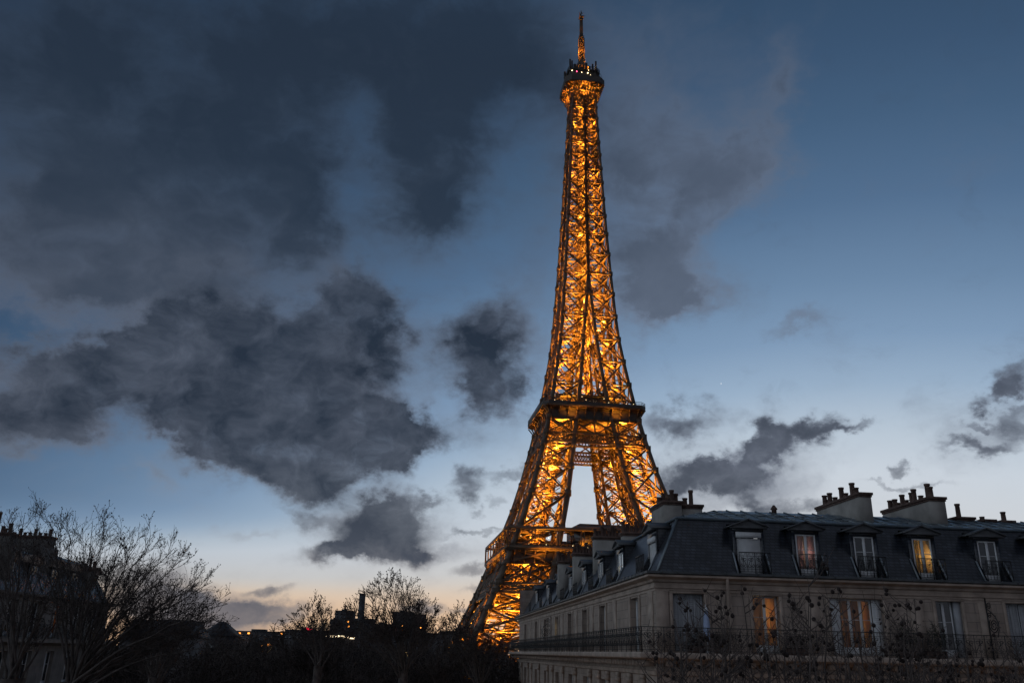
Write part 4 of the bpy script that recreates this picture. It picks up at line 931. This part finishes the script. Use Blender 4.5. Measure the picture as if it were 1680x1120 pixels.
# ------------------------------------------------------------------ apartment block across the avenue
lb = empty('apartment_block', (-35., 58., 0), 0, label='old stone apartment block with arched dormers and tall chimneys behind the bare left tree', cat='apartment building')
F2 = Facade((0, 0, 0), (0, 1, 0), (1, 0, 0)); F2E = Facade((0, 21, 0), (-1, 0, 0), (0, 1, 0)); F2S = Facade((0, 0, 0), (-1, 0, 0), (0, -1, 0))
def p2p(d): return [(d, -d), (d, 21 + d), (-14, 21 + d)]
w2 = [(1.6 + 3.3 * i, 2.9 + 3.3 * i) for i in range(6)]
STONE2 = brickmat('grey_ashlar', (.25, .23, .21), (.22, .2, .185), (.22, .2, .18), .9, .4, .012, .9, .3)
wall2 = MB()
F2.wall(wall2, 0, 21, 0, 23.1, [(a, b, z, z + 2.5) for a, b in w2 for z in (20.35, 16.9, 13.2, 9.5)])
F2E.wall(wall2, 0, 14, 0, 23.1, [(a, b, z, z + 2.4) for a, b in w2[:3] for z in (20.35, 16.9)]); F2S.wall(wall2, 0, 14, 0, 26.8, [])
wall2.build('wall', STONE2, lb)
t2 = MB(); sweep(t2, p2p, [(.002, 22.85), (.08, 22.9), (.08, 23.), (.2, 23.1), (.45, 23.2), (.5, 23.35), (-.1, 23.4)]); sweep(t2, p2p, [(.002, 16.2), (.25, 16.3), (.25, 16.5), (.002, 16.55)])
for a, b in w2:
    for s0, s1 in ((a - .18, a), (b, b + .18)): F2.box(t2, s0, s1, 20.3, 22.8, 0, .05)
    F2.box(t2, a - .2, b + .2, 22.86, 22.99, 0, .12)
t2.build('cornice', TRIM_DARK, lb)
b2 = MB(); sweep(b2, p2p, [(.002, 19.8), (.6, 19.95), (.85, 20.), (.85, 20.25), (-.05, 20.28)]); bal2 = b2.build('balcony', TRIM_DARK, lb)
iron_rail(F2, -.6, 21.6, 20.28, 1.0, .76, bal2, 1.4)
for i, (a, b) in enumerate(w2):
    for z in (20.35, 16.9, 13.2, 9.5): casement(F2, a, b, z + .02, z + 2.5, lb, 'slit' if (i == 3 and z == 20.35) or (i == 0 and z == 16.9) else 'dark')
for a, b in w2[:3]:
    for z in (20.35, 16.9): casement(F2E, a, b, z + .02, z + 2.4, lb, 'dark')
r2 = MB(); sweep(r2, lambda d: [(d, 0), (d, 21 + d), (-14 , 21 + d)], [(-.1, 23.4), (-1.5, 26.3)]); r2.quad((-.1, 0, 23.4), (-1.5, 0, 26.3), (-14, 0, 26.3), (-14, 0, 23.4))
roof2 = r2.build('roof', SLATE, lb)
z2 = MB(); sweep(z2, lambda d: [(d, 0), (d, 21 + d), (-14, 21 + d)], [(-1.45, 26.28), (-1.5, 26.4), (-4.5, 27.2), (-9, 27.2)]); z2.build('zinc_roof', ZINC, roof2)
for a, b in w2: dormer(F2, (a + b) / 2, lb, 'dark', 1.15, arch=True, slope0=(-.1, 23.4), slope1=(-1.5, 26.3), apex=26.1, zt=25.45, rail=False)
# set-back attic block with two tall windows under its chimney wall
at2 = MB(); fA = Facade((-5.2, 9.6, 0), (1, 0, 0), (0, -1, 0))
at2.box(-5.2, -.9, 9.6, 12.2, 23.5, 27.0)
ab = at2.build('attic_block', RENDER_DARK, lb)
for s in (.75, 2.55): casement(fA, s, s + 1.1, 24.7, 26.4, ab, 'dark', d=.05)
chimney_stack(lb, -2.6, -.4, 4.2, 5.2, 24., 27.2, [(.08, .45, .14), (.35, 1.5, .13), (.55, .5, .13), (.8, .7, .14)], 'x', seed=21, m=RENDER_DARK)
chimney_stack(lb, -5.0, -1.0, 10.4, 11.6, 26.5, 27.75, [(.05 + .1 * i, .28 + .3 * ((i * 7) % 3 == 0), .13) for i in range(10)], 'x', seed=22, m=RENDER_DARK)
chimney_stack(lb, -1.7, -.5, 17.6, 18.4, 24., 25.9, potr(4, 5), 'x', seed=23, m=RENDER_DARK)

# ------------------------------------------------------------------ bare trees
class Tree:
    def __init__(t, seed, twig=.008, levels=4, seeds=0.03, spread=.5, droop=0., dens=1.0):
        t.r = random.Random(seed); t.T = MB(); t.C = MB(); t.S = MB(); t.twig = twig; t.levels = levels; t.seed = seeds; t.spread = spread; t.dens = dens; t.droop = droop; t.n = 0
    def rv(t, s): return np.array([t.r.gauss(0, s), t.r.gauss(0, s), t.r.gauss(0, s)])
    def branch(t, p, d, L, r0, lev, up=.1):
        R = t.r; d = d / np.linalg.norm(d); n = {0: 7, 1: 6, 2: 5}.get(lev, 3)
        pts = [p]; rr = [r0]; dirs = [d]; r1 = max(t.twig * .7, r0 * (.3 if lev < t.levels - 1 else .55))
        for i in range(n):
            d = d + t.rv(.09 + .035 * lev) + np.array([0, 0, up / n * 1.2]); d /= np.linalg.norm(d)
            p = p + d * L / n; pts.append(p); dirs.append(d); rr.append(r0 + (r1 - r0) * (i + 1) / n)
        (t.T if lev == 0 else t.C).tube(pts, rr, 7 if lev == 0 else 5 if lev == 1 else 4 if lev == 2 else 3)
        if lev >= t.levels:
            if t.seed and R.random() < .75:
                t.S.ball(pts[-1] + t.rv(.01), t.seed * R.uniform(.7, 1.25))
                if R.random() < .4: t.S.ball(pts[-2] + t.rv(t.seed * 1.5), t.seed * R.uniform(.6, 1.1))
            return
        k = int({0: 6, 1: 7, 2: 6, 3: 4}.get(lev, 3) * t.dens + R.random())
        for j in range(k):
            f = (R.uniform(.55, 1.0) if lev == 1 else R.uniform(.42, 1.0)) if lev else R.uniform(.45, 1.0)
            i = min(n - 1, int(f * n)); q = pts[i] + (pts[i + 1] - pts[i]) * (f * n - i if f < 1 else 1.)
            u = np.cross(dirs[i], t.rv(1.)); u /= np.linalg.norm(u) + 1e-9
            a = R.uniform(.55, 1.15) * t.spread * 1.5
            dd = dirs[i] * math.cos(a) + u * math.sin(a) + np.array([0, 0, .22])
            rq = rr[i] + (rr[i + 1] - rr[i]) * .5
            t.branch(q, dd, L * R.uniform(.42, .68) * (1.05 - .35 * f), max(t.twig, rq * R.uniform(.5, .68)), lev + 1, up)
        t.branch(pts[-1], dirs[-1], L * R.uniform(.4, .55), max(t.twig, rr[-1] * .95), lev + 1, up)
    def build(t, root, bark=BARK):
        a = t.T.build('trunk', bark, root, smooth=True); b = t.C.build('crown', bark, root)
        if t.S.n: tag(t.S.build('seed_balls', SEED, root), kind='stuff')
        return root

# left tree: main fork low in the frame, limbs fanning up to the right
def left_tree(name, x, y, zf, seed, limbs, label, group='bare plane trees along the avenue', kl=1.3, up=.12, **kw):
    root = empty(name, (x, y, 0), 0, label=label, cat='tree', group=group)
    t = Tree(seed, **kw); t.T.tube([(0, 0, 0), (.1, 0, zf * .5), (.0, 0, zf)], [.5, .38, .3], 10)
    for ang, lean, L, r, dz in limbs:
        d = np.array([math.sin(ang), lean, math.cos(ang)])
        t.branch(np.array([0, 0, zf - dz]), d, L * kl, r, 1, up)
    t.build(root); return root
def fan_tree(fork, tips, label, seed, twig, seeds, group='bare plane trees along the avenue', n2=10, n3=5, r0=.042):
    """a pollarded plane: limbs rise from one fork and end on the crown's outline, each feathered with side twigs"""
    R = random.Random(seed); F = np.array(fork); root = empty('plane_tree', (F[0], F[1], 0), 0, label=label, cat='tree', group=group)
    T, C, S = MB(), MB(), MB(); o = np.array([F[0], F[1], 0.])
    T.tube([(0, 0, 0), (.12, .05, F[2] * .5), (0, 0, F[2])], [.5, .38, .28], 10)
    g = lambda s: np.array([R.gauss(0, s), R.gauss(0, s), R.gauss(0, s)])
    def twiglet(p, d, L, r, lev):
        d = d / np.linalg.norm(d); m = p + d * L * .5 + g(L * .05); e = p + d * L + g(L * .06) + np.array([0, 0, L * .12])
        C.tube([p - o, m - o, e - o], [r, r * .8, max(twig * .55, r * .55)], 3)
        if lev == 0:
            if R.random() < .6: S.ball(e - o + g(.01), seeds * R.uniform(.7, 1.3))
            return
        for _ in range(n3 if lev == 2 else 3):
            t = R.uniform(.25, 1.); q = p + (e - p) * t
            u = np.cross(d, g(1.)); u /= np.linalg.norm(u) + 1e-9; an = R.uniform(.35, .85)
            twiglet(q, d * math.cos(an) + u * math.sin(an) + np.array([0, 0, .12]), L * R.uniform(.38, .6), max(twig * .75, r * .6), lev - 1)
    for tip in tips:
        tip = np.array(tip); L = np.linalg.norm(tip - F); n = 10
        ctrl = F + (tip - F) * .45 + np.array([(F[0] - tip[0]) * .10, R.uniform(-.3, .3), L * .05]); st = F + np.array([R.uniform(-.15, .15), R.uniform(-.15, .15), -R.uniform(0, .8)])
        ts = np.linspace(0, 1, n + 1); P = [(1 - t) ** 2 * st + 2 * t * (1 - t) * ctrl + t * t * tip + g(L * .008) * (t > 0) for t in ts]
        rr = r0 * R.uniform(.7, 1.1) * (1 - ts) + twig
        C.tube([p - o for p in P], rr, 5)
        for _ in range(n2):
            t = R.uniform(.28, .99) ** .85; k = min(n - 1, int(t * n)); q = P[k] + (P[k + 1] - P[k]) * (t * n - k); d = P[k + 1] - P[k]; d /= np.linalg.norm(d)
            u = np.cross(d, g(1.)); u /= np.linalg.norm(u) + 1e-9; an = R.uniform(.3, .7)
            twiglet(q, d * math.cos(an) + u * math.sin(an), L * (.1 + .24 * (1.05 - t)) * R.uniform(.7, 1.15), max(twig, rr[k] * .32), 2)
    T.build('trunk', BARK, root, smooth=True); C.build('crown', BARK, root); tag(S.build('seed_balls', SEED, root), kind='stuff')
    return root
def tips_at(L, Y, sp, seed):
    R = random.Random(seed); return [at(x, y, Y + R.uniform(-sp, sp)) for x, y in L]
fan_tree(at(118, 1118, 22), tips_at([(78, 852), (112, 862), (150, 853), (172, 866), (203, 878), (225, 890), (252, 884), (283, 900), (302, 915), (268, 940), (326, 948), (352, 950), (338, 988), (374, 990), (360, 1012), (366, 1030), (228, 950), (190, 925), (140, 910), (98, 905), (300, 975), (255, 990), (330, 1020), (60, 900), (210, 1000), (160, 980), (110, 960), (350, 1060), (300, 1050)], 22, 1.6, 1),
         'large bare tree before the left stone block, outer limbs bent far to the right', 301, .0055, .015, n2=15)
fan_tree(at(22, 1112, 23.5), tips_at([(-40, 870), (-12, 850), (8, 852), (38, 843), (62, 850), (88, 870), (20, 905), (50, 930), (-20, 960), (100, 930), (115, 985), (75, 990)], 23.5, 1.3, 2),
         'bare tree at the left border whose straight shoots cross the tall chimneys', 302, .0055, .015, n2=10)
fan_tree(at(255, 1110, 40), tips_at([(196, 985), (215, 965), (238, 955), (262, 962), (285, 968), (305, 985), (322, 1000), (180, 1010), (335, 1025), (250, 1005), (275, 1020)], 40, 2.5, 3),
         'smaller bare tree filling the gap right of the left stone block', 303, .009, .026, n2=8)
# middle trees
fan_tree(at(662, 1100, 55), tips_at([(548, 1030), (560, 1006), (577, 988), (600, 970), (622, 962), (640, 953), (661, 955), (676, 962), (692, 968), (698, 988), (714, 1004), (735, 1018), (744, 1035), (610, 1000), (640, 990), (670, 995), (590, 1020), (700, 1030), (625, 1030), (660, 1025)], 55, 3., 4),
         'fan shaped bare tree in front of the slim dark smokestack', 304, .012, .034, r0=.06, n2=15)
fan_tree(at(522, 1092, 60), tips_at([(466, 1026), (482, 1012), (500, 1000), (512, 992), (527, 988), (546, 1002), (560, 1018), (510, 1015), (535, 1025), (575, 1035)], 60, 3., 5),
         'smaller bare tree beside the red rooftop light, left of the smokestack', 305, .013, .036, r0=.06, n2=14)
fan_tree(at(788, 1124, 62), tips_at([(728, 1012), (742, 998), (752, 1004), (766, 1020), (772, 1034), (790, 1030), (808, 1040), (826, 1050), (715, 1035), (748, 1040), (800, 1060)], 62, 2.5, 6),
         'dark bare tree crossing the glowing foot of the iron tower', 306, .014, .036, r0=.07)
# bare park trees further off: four crowns, copied
protos = []
for i in range(4):
    rd = random.Random(100 + i); limbs = [(-1.0 + 2.0 * j / 7 + rd.uniform(-.1, .1), rd.uniform(-.6, .6), rd.uniform(4.2, 5.0), .14, rd.uniform(0, .8)) for j in range(8)]
    protos.append(left_tree('park_tree', 0, 100, 12.2, 200 + i, limbs, 'x', group='bare park trees below the skyline', twig=.04, levels=4, seeds=.08, spread=.46, dens=.85))
rd = random.Random(77); places = []
for Y, x0, x1, n in ((85, -34, 2, 9), (110, -52, 4, 12), (145, -72, 2, 14), (190, -95, 4, 16), (245, -120, 2, 16), (310, -150, -45, 12)):
    for j in range(n): places.append((x0 + (x1 - x0) * (j + rd.uniform(.1, .9)) / n, Y + rd.uniform(-12, 12)))
for i, (x, y) in enumerate(places):
    o = protos[i] if i < 4 else copy_tree(protos[rd.randrange(4)])
    sc = rd.uniform(.82, 1.08); o.location = (x, y, 0); o.scale = (sc * rd.uniform(.95, 1.2), sc * 1.05, sc); o.rotation_euler = (0, 0, rd.uniform(0, 6.28))
    o['label'] = 'bare dark park tree in the dense belt below the skyline'
# trees in front of the corner building
right = empty('plane_tree', (4.6, 10.5, 0), 0, label='near bare tree with round seed balls hanging before the corner block balcony', cat='tree', group='bare plane trees along the avenue')
def near_tree():
    rd = random.Random(31); T = MB(); C = MB(); S = MB(); Lf = MB(); o = np.array([4.6, 10.5, 0.])
    T.tube([(0, 0, 0), (.15, 0, 6), (0, 0, 12), (-.1, .0, 15.5)], [.34, .28, .2, .14], 10)
    shoots = []
    for px, top, Y in ((1096, 1000, 8.6), (1120, 1030, 9), (1178, 985, 8.2), (1150, 1040, 8), (1213, 958, 8.4), (1195, 1000, 9), (1240, 1012, 8.8), (1262, 1040, 8), (1300, 985, 8.6), (1327, 946, 8.0), (1318, 1000, 9.2), (1352, 975, 8.6), (1375, 962, 8.8), (1392, 985, 8.2), (1420, 1040, 8.6), (1450, 1058, 8),
                       (1480, 1050, 8.6), (1510, 1062, 8.2), (1545, 1070, 8.6), (1580, 1050, 9), (1606, 1075, 8.2), (1632, 1035, 8.6), (1655, 1062, 8.0), (1676, 1070, 8.4), (1165, 1060, 9), (1285, 1060, 8.4), (1440, 1072, 9), (1560, 1085, 8), (1620, 1088, 8.4), (1075, 1062, 8.8)):
        shoots.append((px, top, Y))
    rq = random.Random(8)
    for _ in range(26): shoots.insert(0, (rq.uniform(1085, 1500), rq.uniform(965, 1045), rq.uniform(7.8, 9.2)))
    for _ in range(46): shoots.append((rd.uniform(1080, 1690), rd.uniform(1062, 1125), rd.uniform(7.6, 9.6)))
    for _ in range(34): shoots.append((rd.uniform(1080, 1690), rd.uniform(1040, 1110), rd.uniform(7.6, 9.6)))
    for _ in range(50): shoots.append((rd.uniform(1380, 1700), rd.uniform(1068, 1125), rd.uniform(7.2, 9.4)))
    def balls(p, n, hang):
        for _ in range(n):
            q = p + np.array([rd.gauss(0, .03), rd.gauss(0, .05), -rd.uniform(.02, hang)]); C.tube([p, (p + q) / 2 + rd.gauss(0, .006), q], [.0025, .002, .0018], 3)
            S.sphere(tuple(q), .018 * rd.uniform(.85, 1.25), 7, 5)
    for i, (px, top, Y) in enumerate(shoots):
        tip = at(px, top, Y); lean = rd.uniform(-.35, .35); bz = rd.uniform(15.2, 17.8)
        base = np.array([tip[0] + lean * (tip[2] - bz) * -.5, Y + rd.uniform(-.4, .4), bz])
        n = 14; pts = []
        wob = [rd.gauss(0, .022) for _ in range(n + 1)]
        for k in range(n + 1):
            t = k / n; p = base * (1 - t) + tip * t; p = p + np.array([wob[k] + .10 * lean * math.sin(math.pi * t), wob[-k] * .8, 0]); pts.append(p)
        r0 = rd.uniform(.016, .03) if i < 56 else rd.uniform(.008, .016)
        C.tube([p - o for p in pts], np.linspace(r0, .0032, n + 1), 5)
        hub = np.array([4.55, 10.45, rd.uniform(11., 15.)]); mid = (hub + base) / 2 + np.array([0, 0, -.25])
        C.tube([hub - o, mid - o, base - o], [.05, .035, r0], 5)
        for _ in range(9 if i < 56 else 5):
            t = rd.uniform(.55, .98); q = pts[0] * (1 - t) + pts[-1] * t; k = min(n - 1, int(t * n)); q = pts[k] + (pts[k + 1] - pts[k]) * (t * n - k)
            sg = rd.choice((-1, 1)); L = rd.uniform(.18, .55) * (1.3 - t) * 1.5
            e = q + np.array([sg * L * rd.uniform(.5, .9), rd.uniform(-.2, .2) * L, L * rd.uniform(.5, 1.0)]); m = (q + e) / 2 + np.array([sg * .03, 0, -.02]) * L * 2
            C.tube([q - o, m - o, e - o], [.0062, .0045, .0026], 3)
            for _ in range(2):
                f = rd.uniform(.3, .9); w = q * (1 - f) + e * f; e2 = w + np.array([rd.uniform(-.12, .12), rd.uniform(-.08, .08), rd.uniform(.04, .16)]); C.tube([w - o, e2 - o], [.0034, .002], 3)
            zpx = e[2]
            if rd.random() < (.42 if i < 56 else .2): balls(e - o, rd.choice((1, 1, 2, 3)), .09)
        if i < 56 and rd.random() < .75: balls(pts[-1] - o, rd.choice((1, 2, 3, 4)), .1)
        if px > 1380 or i > 126:
            for _ in range(44):
                t = rd.uniform(.35, 1.); k = min(n - 1, int(t * n)); c = pts[k] - o + np.array([rd.gauss(0, .11), rd.gauss(0, .15), rd.gauss(0, .08)])
                u = np.array([rd.gauss(0, 1) for _ in range(3)]); u /= np.linalg.norm(u); v = np.cross(u, (rd.gauss(0, 1), rd.gauss(0, 1), rd.gauss(0, 1))); v /= np.linalg.norm(v) + 1e-6
                L = rd.uniform(.010, .024); Lf.quad(c - u * L, c + v * L * .7, c + u * L, c - v * L * .7)
    T.build('trunk', BARK_NEAR, right, smooth=True); C.build('crown', BARK_NEAR, right); tag(S.build('seed_balls', SEED, right, smooth=True), kind='stuff'); tag(Lf.build('dry_leaves', LEAF, right), kind='stuff')
near_tree()

# ------------------------------------------------------------------ far skyline
FAR = mat('far_concrete', (.055, .052, .056), .9, noise=.15, var=.25); FARL = mat('far_render', (.17, .16, .155), .9, noise=.3, var=.2); FARR = mat('far_brick', (.09, .055, .05), .9, noise=.2); FARROOF = mat('far_roof', (.03, .033, .04), .7, noise=.3)
LITW = mat('lit_far_window', (.5, .4, .2), .5, emit=(1., .6, .2), estr=2.2); LITO = mat('orange_far_window', (.5, .3, .1), .5, emit=(1., .33, .05), estr=3.0); LITS = mat('lit_strip_window', (.5, .45, .3), .5, emit=(1., .78, .48), estr=3.2)
def block(name, x0, x1, ytop, Y, dep, label, m=FAR, cat='building', wins=(), roof=None, cols=0, rows=0, fh=3.2, group=None):
    a, b = at(x0, ytop, Y), at(x1, ytop, Y); H = (a[2] + b[2]) / 2; X0, X1 = a[0], b[0]
    o = empty(name, ((X0 + X1) / 2, Y, 0), 0, label=label, cat=cat, group=group); hw = (X1 - X0) / 2
    mb = MB(); mb.box(-hw, hw, 0, dep, 0, H); mb.build('wall', m, o)
    rb = MB()
    if roof == 'pyramid': rb.hexa([(-hw - .4, -.4, H), (hw + .4, -.4, H), (hw + .4, dep + .4, H), (-hw - .4, dep + .4, H), (-.6, dep * .45, H + hw * .95), (.6, dep * .45, H + hw * .95), (.6, dep * .55, H + hw * .95), (-.6, dep * .55, H + hw * .95)])
    elif roof == 'mansard': rb.hexa([(-hw - .3, -.3, H), (hw + .3, -.3, H), (hw + .3, dep + .3, H), (-hw - .3, dep + .3, H), (-hw + 1.2, 1.2, H + 2.6), (hw - 1.2, 1.2, H + 2.6), (hw - 1.2, dep - 1.2, H + 2.6), (-hw + 1.2, dep - 1.2, H + 2.6)])
    else:
        rb.box(-hw - .15, hw + .15, -.15, dep + .15, H, H + .7); rb.box(-hw * .4, hw * .1, dep * .3, dep * .6, H + .703, H + 2.4)
    rb.build('roof', FARROOF, o)
    rd = random.Random(len(name) + int(x0))
    for c in range(cols):
        for r in range(rows):
            w = MB(); x = -hw + (c + .5) * 2 * hw / cols; z = H - 2.2 - r * fh; ww = min(1.0, hw / cols * .6)
            if z < 1: continue
            w.box(x - ww, x + ww, -.08, .05, z - 1.1, z + .5); w.build('window', GLASSD, o)
    for px, py, wpx, hpx, lm in wins:
        c = at(px, py, Y); s = Y / 1330.
        w = MB(); w.box(c[0] - o.location.x - wpx * s / 2, c[0] - o.location.x + wpx * s / 2, -.14, .08, c[2] - hpx * s / 2, c[2] + hpx * s / 2); w.build('window', lm, o)
    return o
block('office_tower', 550, 578, 1002, 900, 22, 'dark square office tower immediately left of the smokestack', cols=4, rows=8, wins=((571, 1019, 2, 1.6, LITO), (572, 1027, 2, 1.6, LITO)))
block('office_block', 577, 612, 1015, 930, 20, 'low dark office block at the foot of the smokestack', cols=6, rows=5)
block('office_tower', 645, 677, 1004, 900, 24, 'broad dark office tower, the taller one right of the smokestack', cols=5, rows=7, wins=((660, 1026, 1.6, 1.5, LITO),))
block('office_tower', 680, 697, 1008, 900, 20, 'narrow dark office tower at the right end of the pair behind the fan shaped tree', m=FARR, cols=3, rows=7, wins=((690, 1029, 2, 2, LITO),))
block('office_block', 608, 646, 1024, 870, 18, 'long low reddish block between the two dark towers', m=FARR, cols=7, rows=3)
block('slab_block', 542, 552, 1016, 880, 15, 'narrow grey slab at the left side of the square office tower', cols=2, rows=5)
block('apartment_slab', 645, 662, 1030, 700, 14, 'small brick apartment slab below the broad dark tower', m=FARR, cols=3, rows=4)
sm = at(595, 973, 900); sb = empty('smokestack', (sm[0], 900, 0), 0, label='slim dark cylindrical smokestack above the skyline', cat='smokestack')
mb = MB(); mb.lathe((0, 0, 0), [(3.6, 0), (3.1, sm[2] - 1.2)], 14); mb.build('shaft', mat('stack_concrete', (.055, .065, .075), .9, noise=.1), sb); mb = MB(); mb.lathe((0, 0, sm[2] - 1.2), [(3.3, 0), (3.3, 1.2)], 14); mb.build('rim', FARROOF, sb)
block('riverside_hall', 380, 470, 1036, 760, 30, 'long dark hall below the blue cloud bank with a few orange windows', cols=12, rows=2, wins=((393, 1038, 3, 2, LITO), (408, 1038, 3, 2, LITO), (462, 1039, 3, 2, LITO), (394, 1066, 4, 4, LITO)))
block('riverside_hall', 468, 545, 1034, 740, 30, 'long dark hall carrying the red rooftop light', cols=12, rows=2)
block('terrace_block', 420, 452, 1050, 420, 16, 'dark terrace with a cluster of orange windows below the long halls', cols=4, rows=2, wins=((430, 1057, 3, 4, LITO), (441, 1057, 4, 4, LITO), (431, 1066, 3, 3, LITO), (441, 1067, 4, 5, LITW), (434, 1078, 4, 4, LITO)))
block('glazed_pavilion', 533, 585, 1036, 500, 14, 'low pavilion with one long white lit window band', cols=0, wins=((540, 1043, 10, 2.6, LITS), (551, 1043, 9, 2.6, LITS), (561, 1043.5, 9, 2.6, LITS), (570, 1044.5, 8, 2.4, LITS), (578, 1046, 7, 2.2, LITS)))
block('office_block', 650, 682, 1058, 560, 16, 'office block with rows of yellow lit windows behind the fan shaped tree', wins=tuple((654 + 4.6 * i, 1066 + 4.2 * j, 3, 1.7, LITW) for j in range(4) for i in range(5) if (i * 3 + j * 5) % 4 != 1))
block('pale_house', 230, 302, 1044, 140, 12, 'pale walled house with dark mansard roof right of the left stone block', m=FARL, roof='mansard', cols=6, rows=1)
block('villa', 327, 375, 1042, 200, 10, 'dark villa with a pointed hip roof behind the left tree', roof='pyramid', cols=3, rows=2)
block('pale_house', 196, 232, 1048, 120, 12, 'narrow grey house squeezed between the left stone block and the pale walled house', m=FAR, roof='mansard', cols=3, rows=1)
block('long_terrace', 300, 385, 1047, 330, 18, 'long dark terrace spreading behind the pointed villa', cols=10, rows=2)
block('far_terrace', 690, 790, 1040, 640, 18, 'long dark terrace disappearing behind the foot of the iron tower', cols=12, rows=2, wins=((733, 1068, 3, 3, LITW), (728, 1083, 2.5, 2.5, LITW), (740, 1082, 3.5, 3.5, LITW)))
block('far_terrace', 585, 690, 1046, 660, 18, 'long dark terrace below the smokestack', cols=14, rows=2, wins=((565, 1050, 2, 6, LITS),))
p = at(507, 1030, 739); rs = empty('rooftop_light', (p[0], 739 + 2, p[2] - 1.2), 0, label='red illuminated rooftop light on the long dark hall', cat='rooftop light')
REDL = mat('red_lamp', (.5, .02, .03), .5, emit=(1., .02, .06), estr=3.2)
mb = MB(); mb.box(-2.2, 2.2, -.2, .2, 0, 1.2); mb.box(-2.5, -1.7, -.2, .2, 1.2, 1.8); mb.build('lamp_panel', REDL, rs); mb = MB(); 
for x in (-2.5, 2.5): mb.box(x - .15, x + .15, -.1, .1, -2.5, 0)
mb.build('support', FARROOF, rs)
# street lamps in the park
def street_lamp(x, y, h, label, power=0):
    o = empty('street_lamp', (x, y, 0), 0, label=label, cat='street lamp', group='orange street lamps in the park')
    m = MB(); m.lathe((0, 0, 0), [(.14, 0), (.14, .8), (.07, 1.), (.05, h - .3)], 8); m.build('post', BLACK, o)
    m = MB(); m.sphere((0, 0, h), .34, 8, 6); m.build('globe', LAMPW, o)
    m = MB(); m.lathe((0, 0, h + .3), [(.36, 0), (.1, .22)], 8); m.build('hood', BLACK, o)
    if power: lamp('lamp_light', (0, 0, h - .6), power, (1., .5, .18), o, .3)
    return o
for px, py, lab in ((427, 1112, 'small orange street lamp glowing low at the right edge of the left tree'), (516, 1113, 'small yellow street lamp low among dark trees, under the red rooftop light'), (622, 1113, 'small orange street lamp low behind the fan shaped tree, under the smokestack'), (681, 1116, 'warm street lamp low at the right side of the fan shaped tree'), (665, 1108, 'warm street lamp just under the yellow windowed office block')):
    r = ray(px, py); h = 8.; t = (h - CZ) / r[2]; street_lamp(r[0] * t, r[1] * t, h, lab)
AV = [(5.2, 34.), (-.5, 46.), (-2.6, 68.), (14., 37.5), (24., 36.)]
for i, (x, y) in enumerate(AV):
    street_lamp(x, y, 8., ['street lamp on the pavement at the corner of the stone block', 'street lamp on the avenue pavement along the long side of the stone block', 'street lamp on the avenue pavement near the far end of the stone block', 'street lamp on the pavement under the orange window', 'street lamp on the pavement by the far right end of the stone block'][i], 150)
# avenue, kerbs and pavements
mb = MB(); mb.quad((-27, -40, .004), (-4.5, -40, .004), (-21, 130, .004), (-43, 130, .004)); tag(mb.build('avenue', mat('asphalt', (.05, .05, .052), .85, noise=3.), None), kind='structure')
mb = MB(); mb.hexa([(-4.5, -40, 0), (60, -40, 0), (60, -6, 0), (-7.8, -6, 0), (-4.5, -40, .13), (60, -40, .13), (60, -6, .13), (-7.8, -6, .13)]); mb.hexa([(-12.0, 37.5, 0), (60, 30.5, 0), (60, 130, 0), (-21, 130, 0), (-12.0, 37.5, .13), (60, 30.5, .13), (60, 130, .13), (-21, 130, .13)]); tag(mb.build('pavement', mat('pavement_stone', (.16, .155, .15), .9, noise=2.)), kind='structure')
mb = MB(); mb.quad((-7.8, -6, .004), (60, -6, .004), (60, 30.5, .004), (-12, 37.5, .004)); tag(mb.build('side_street', bpy.data.materials['asphalt']), kind='structure')
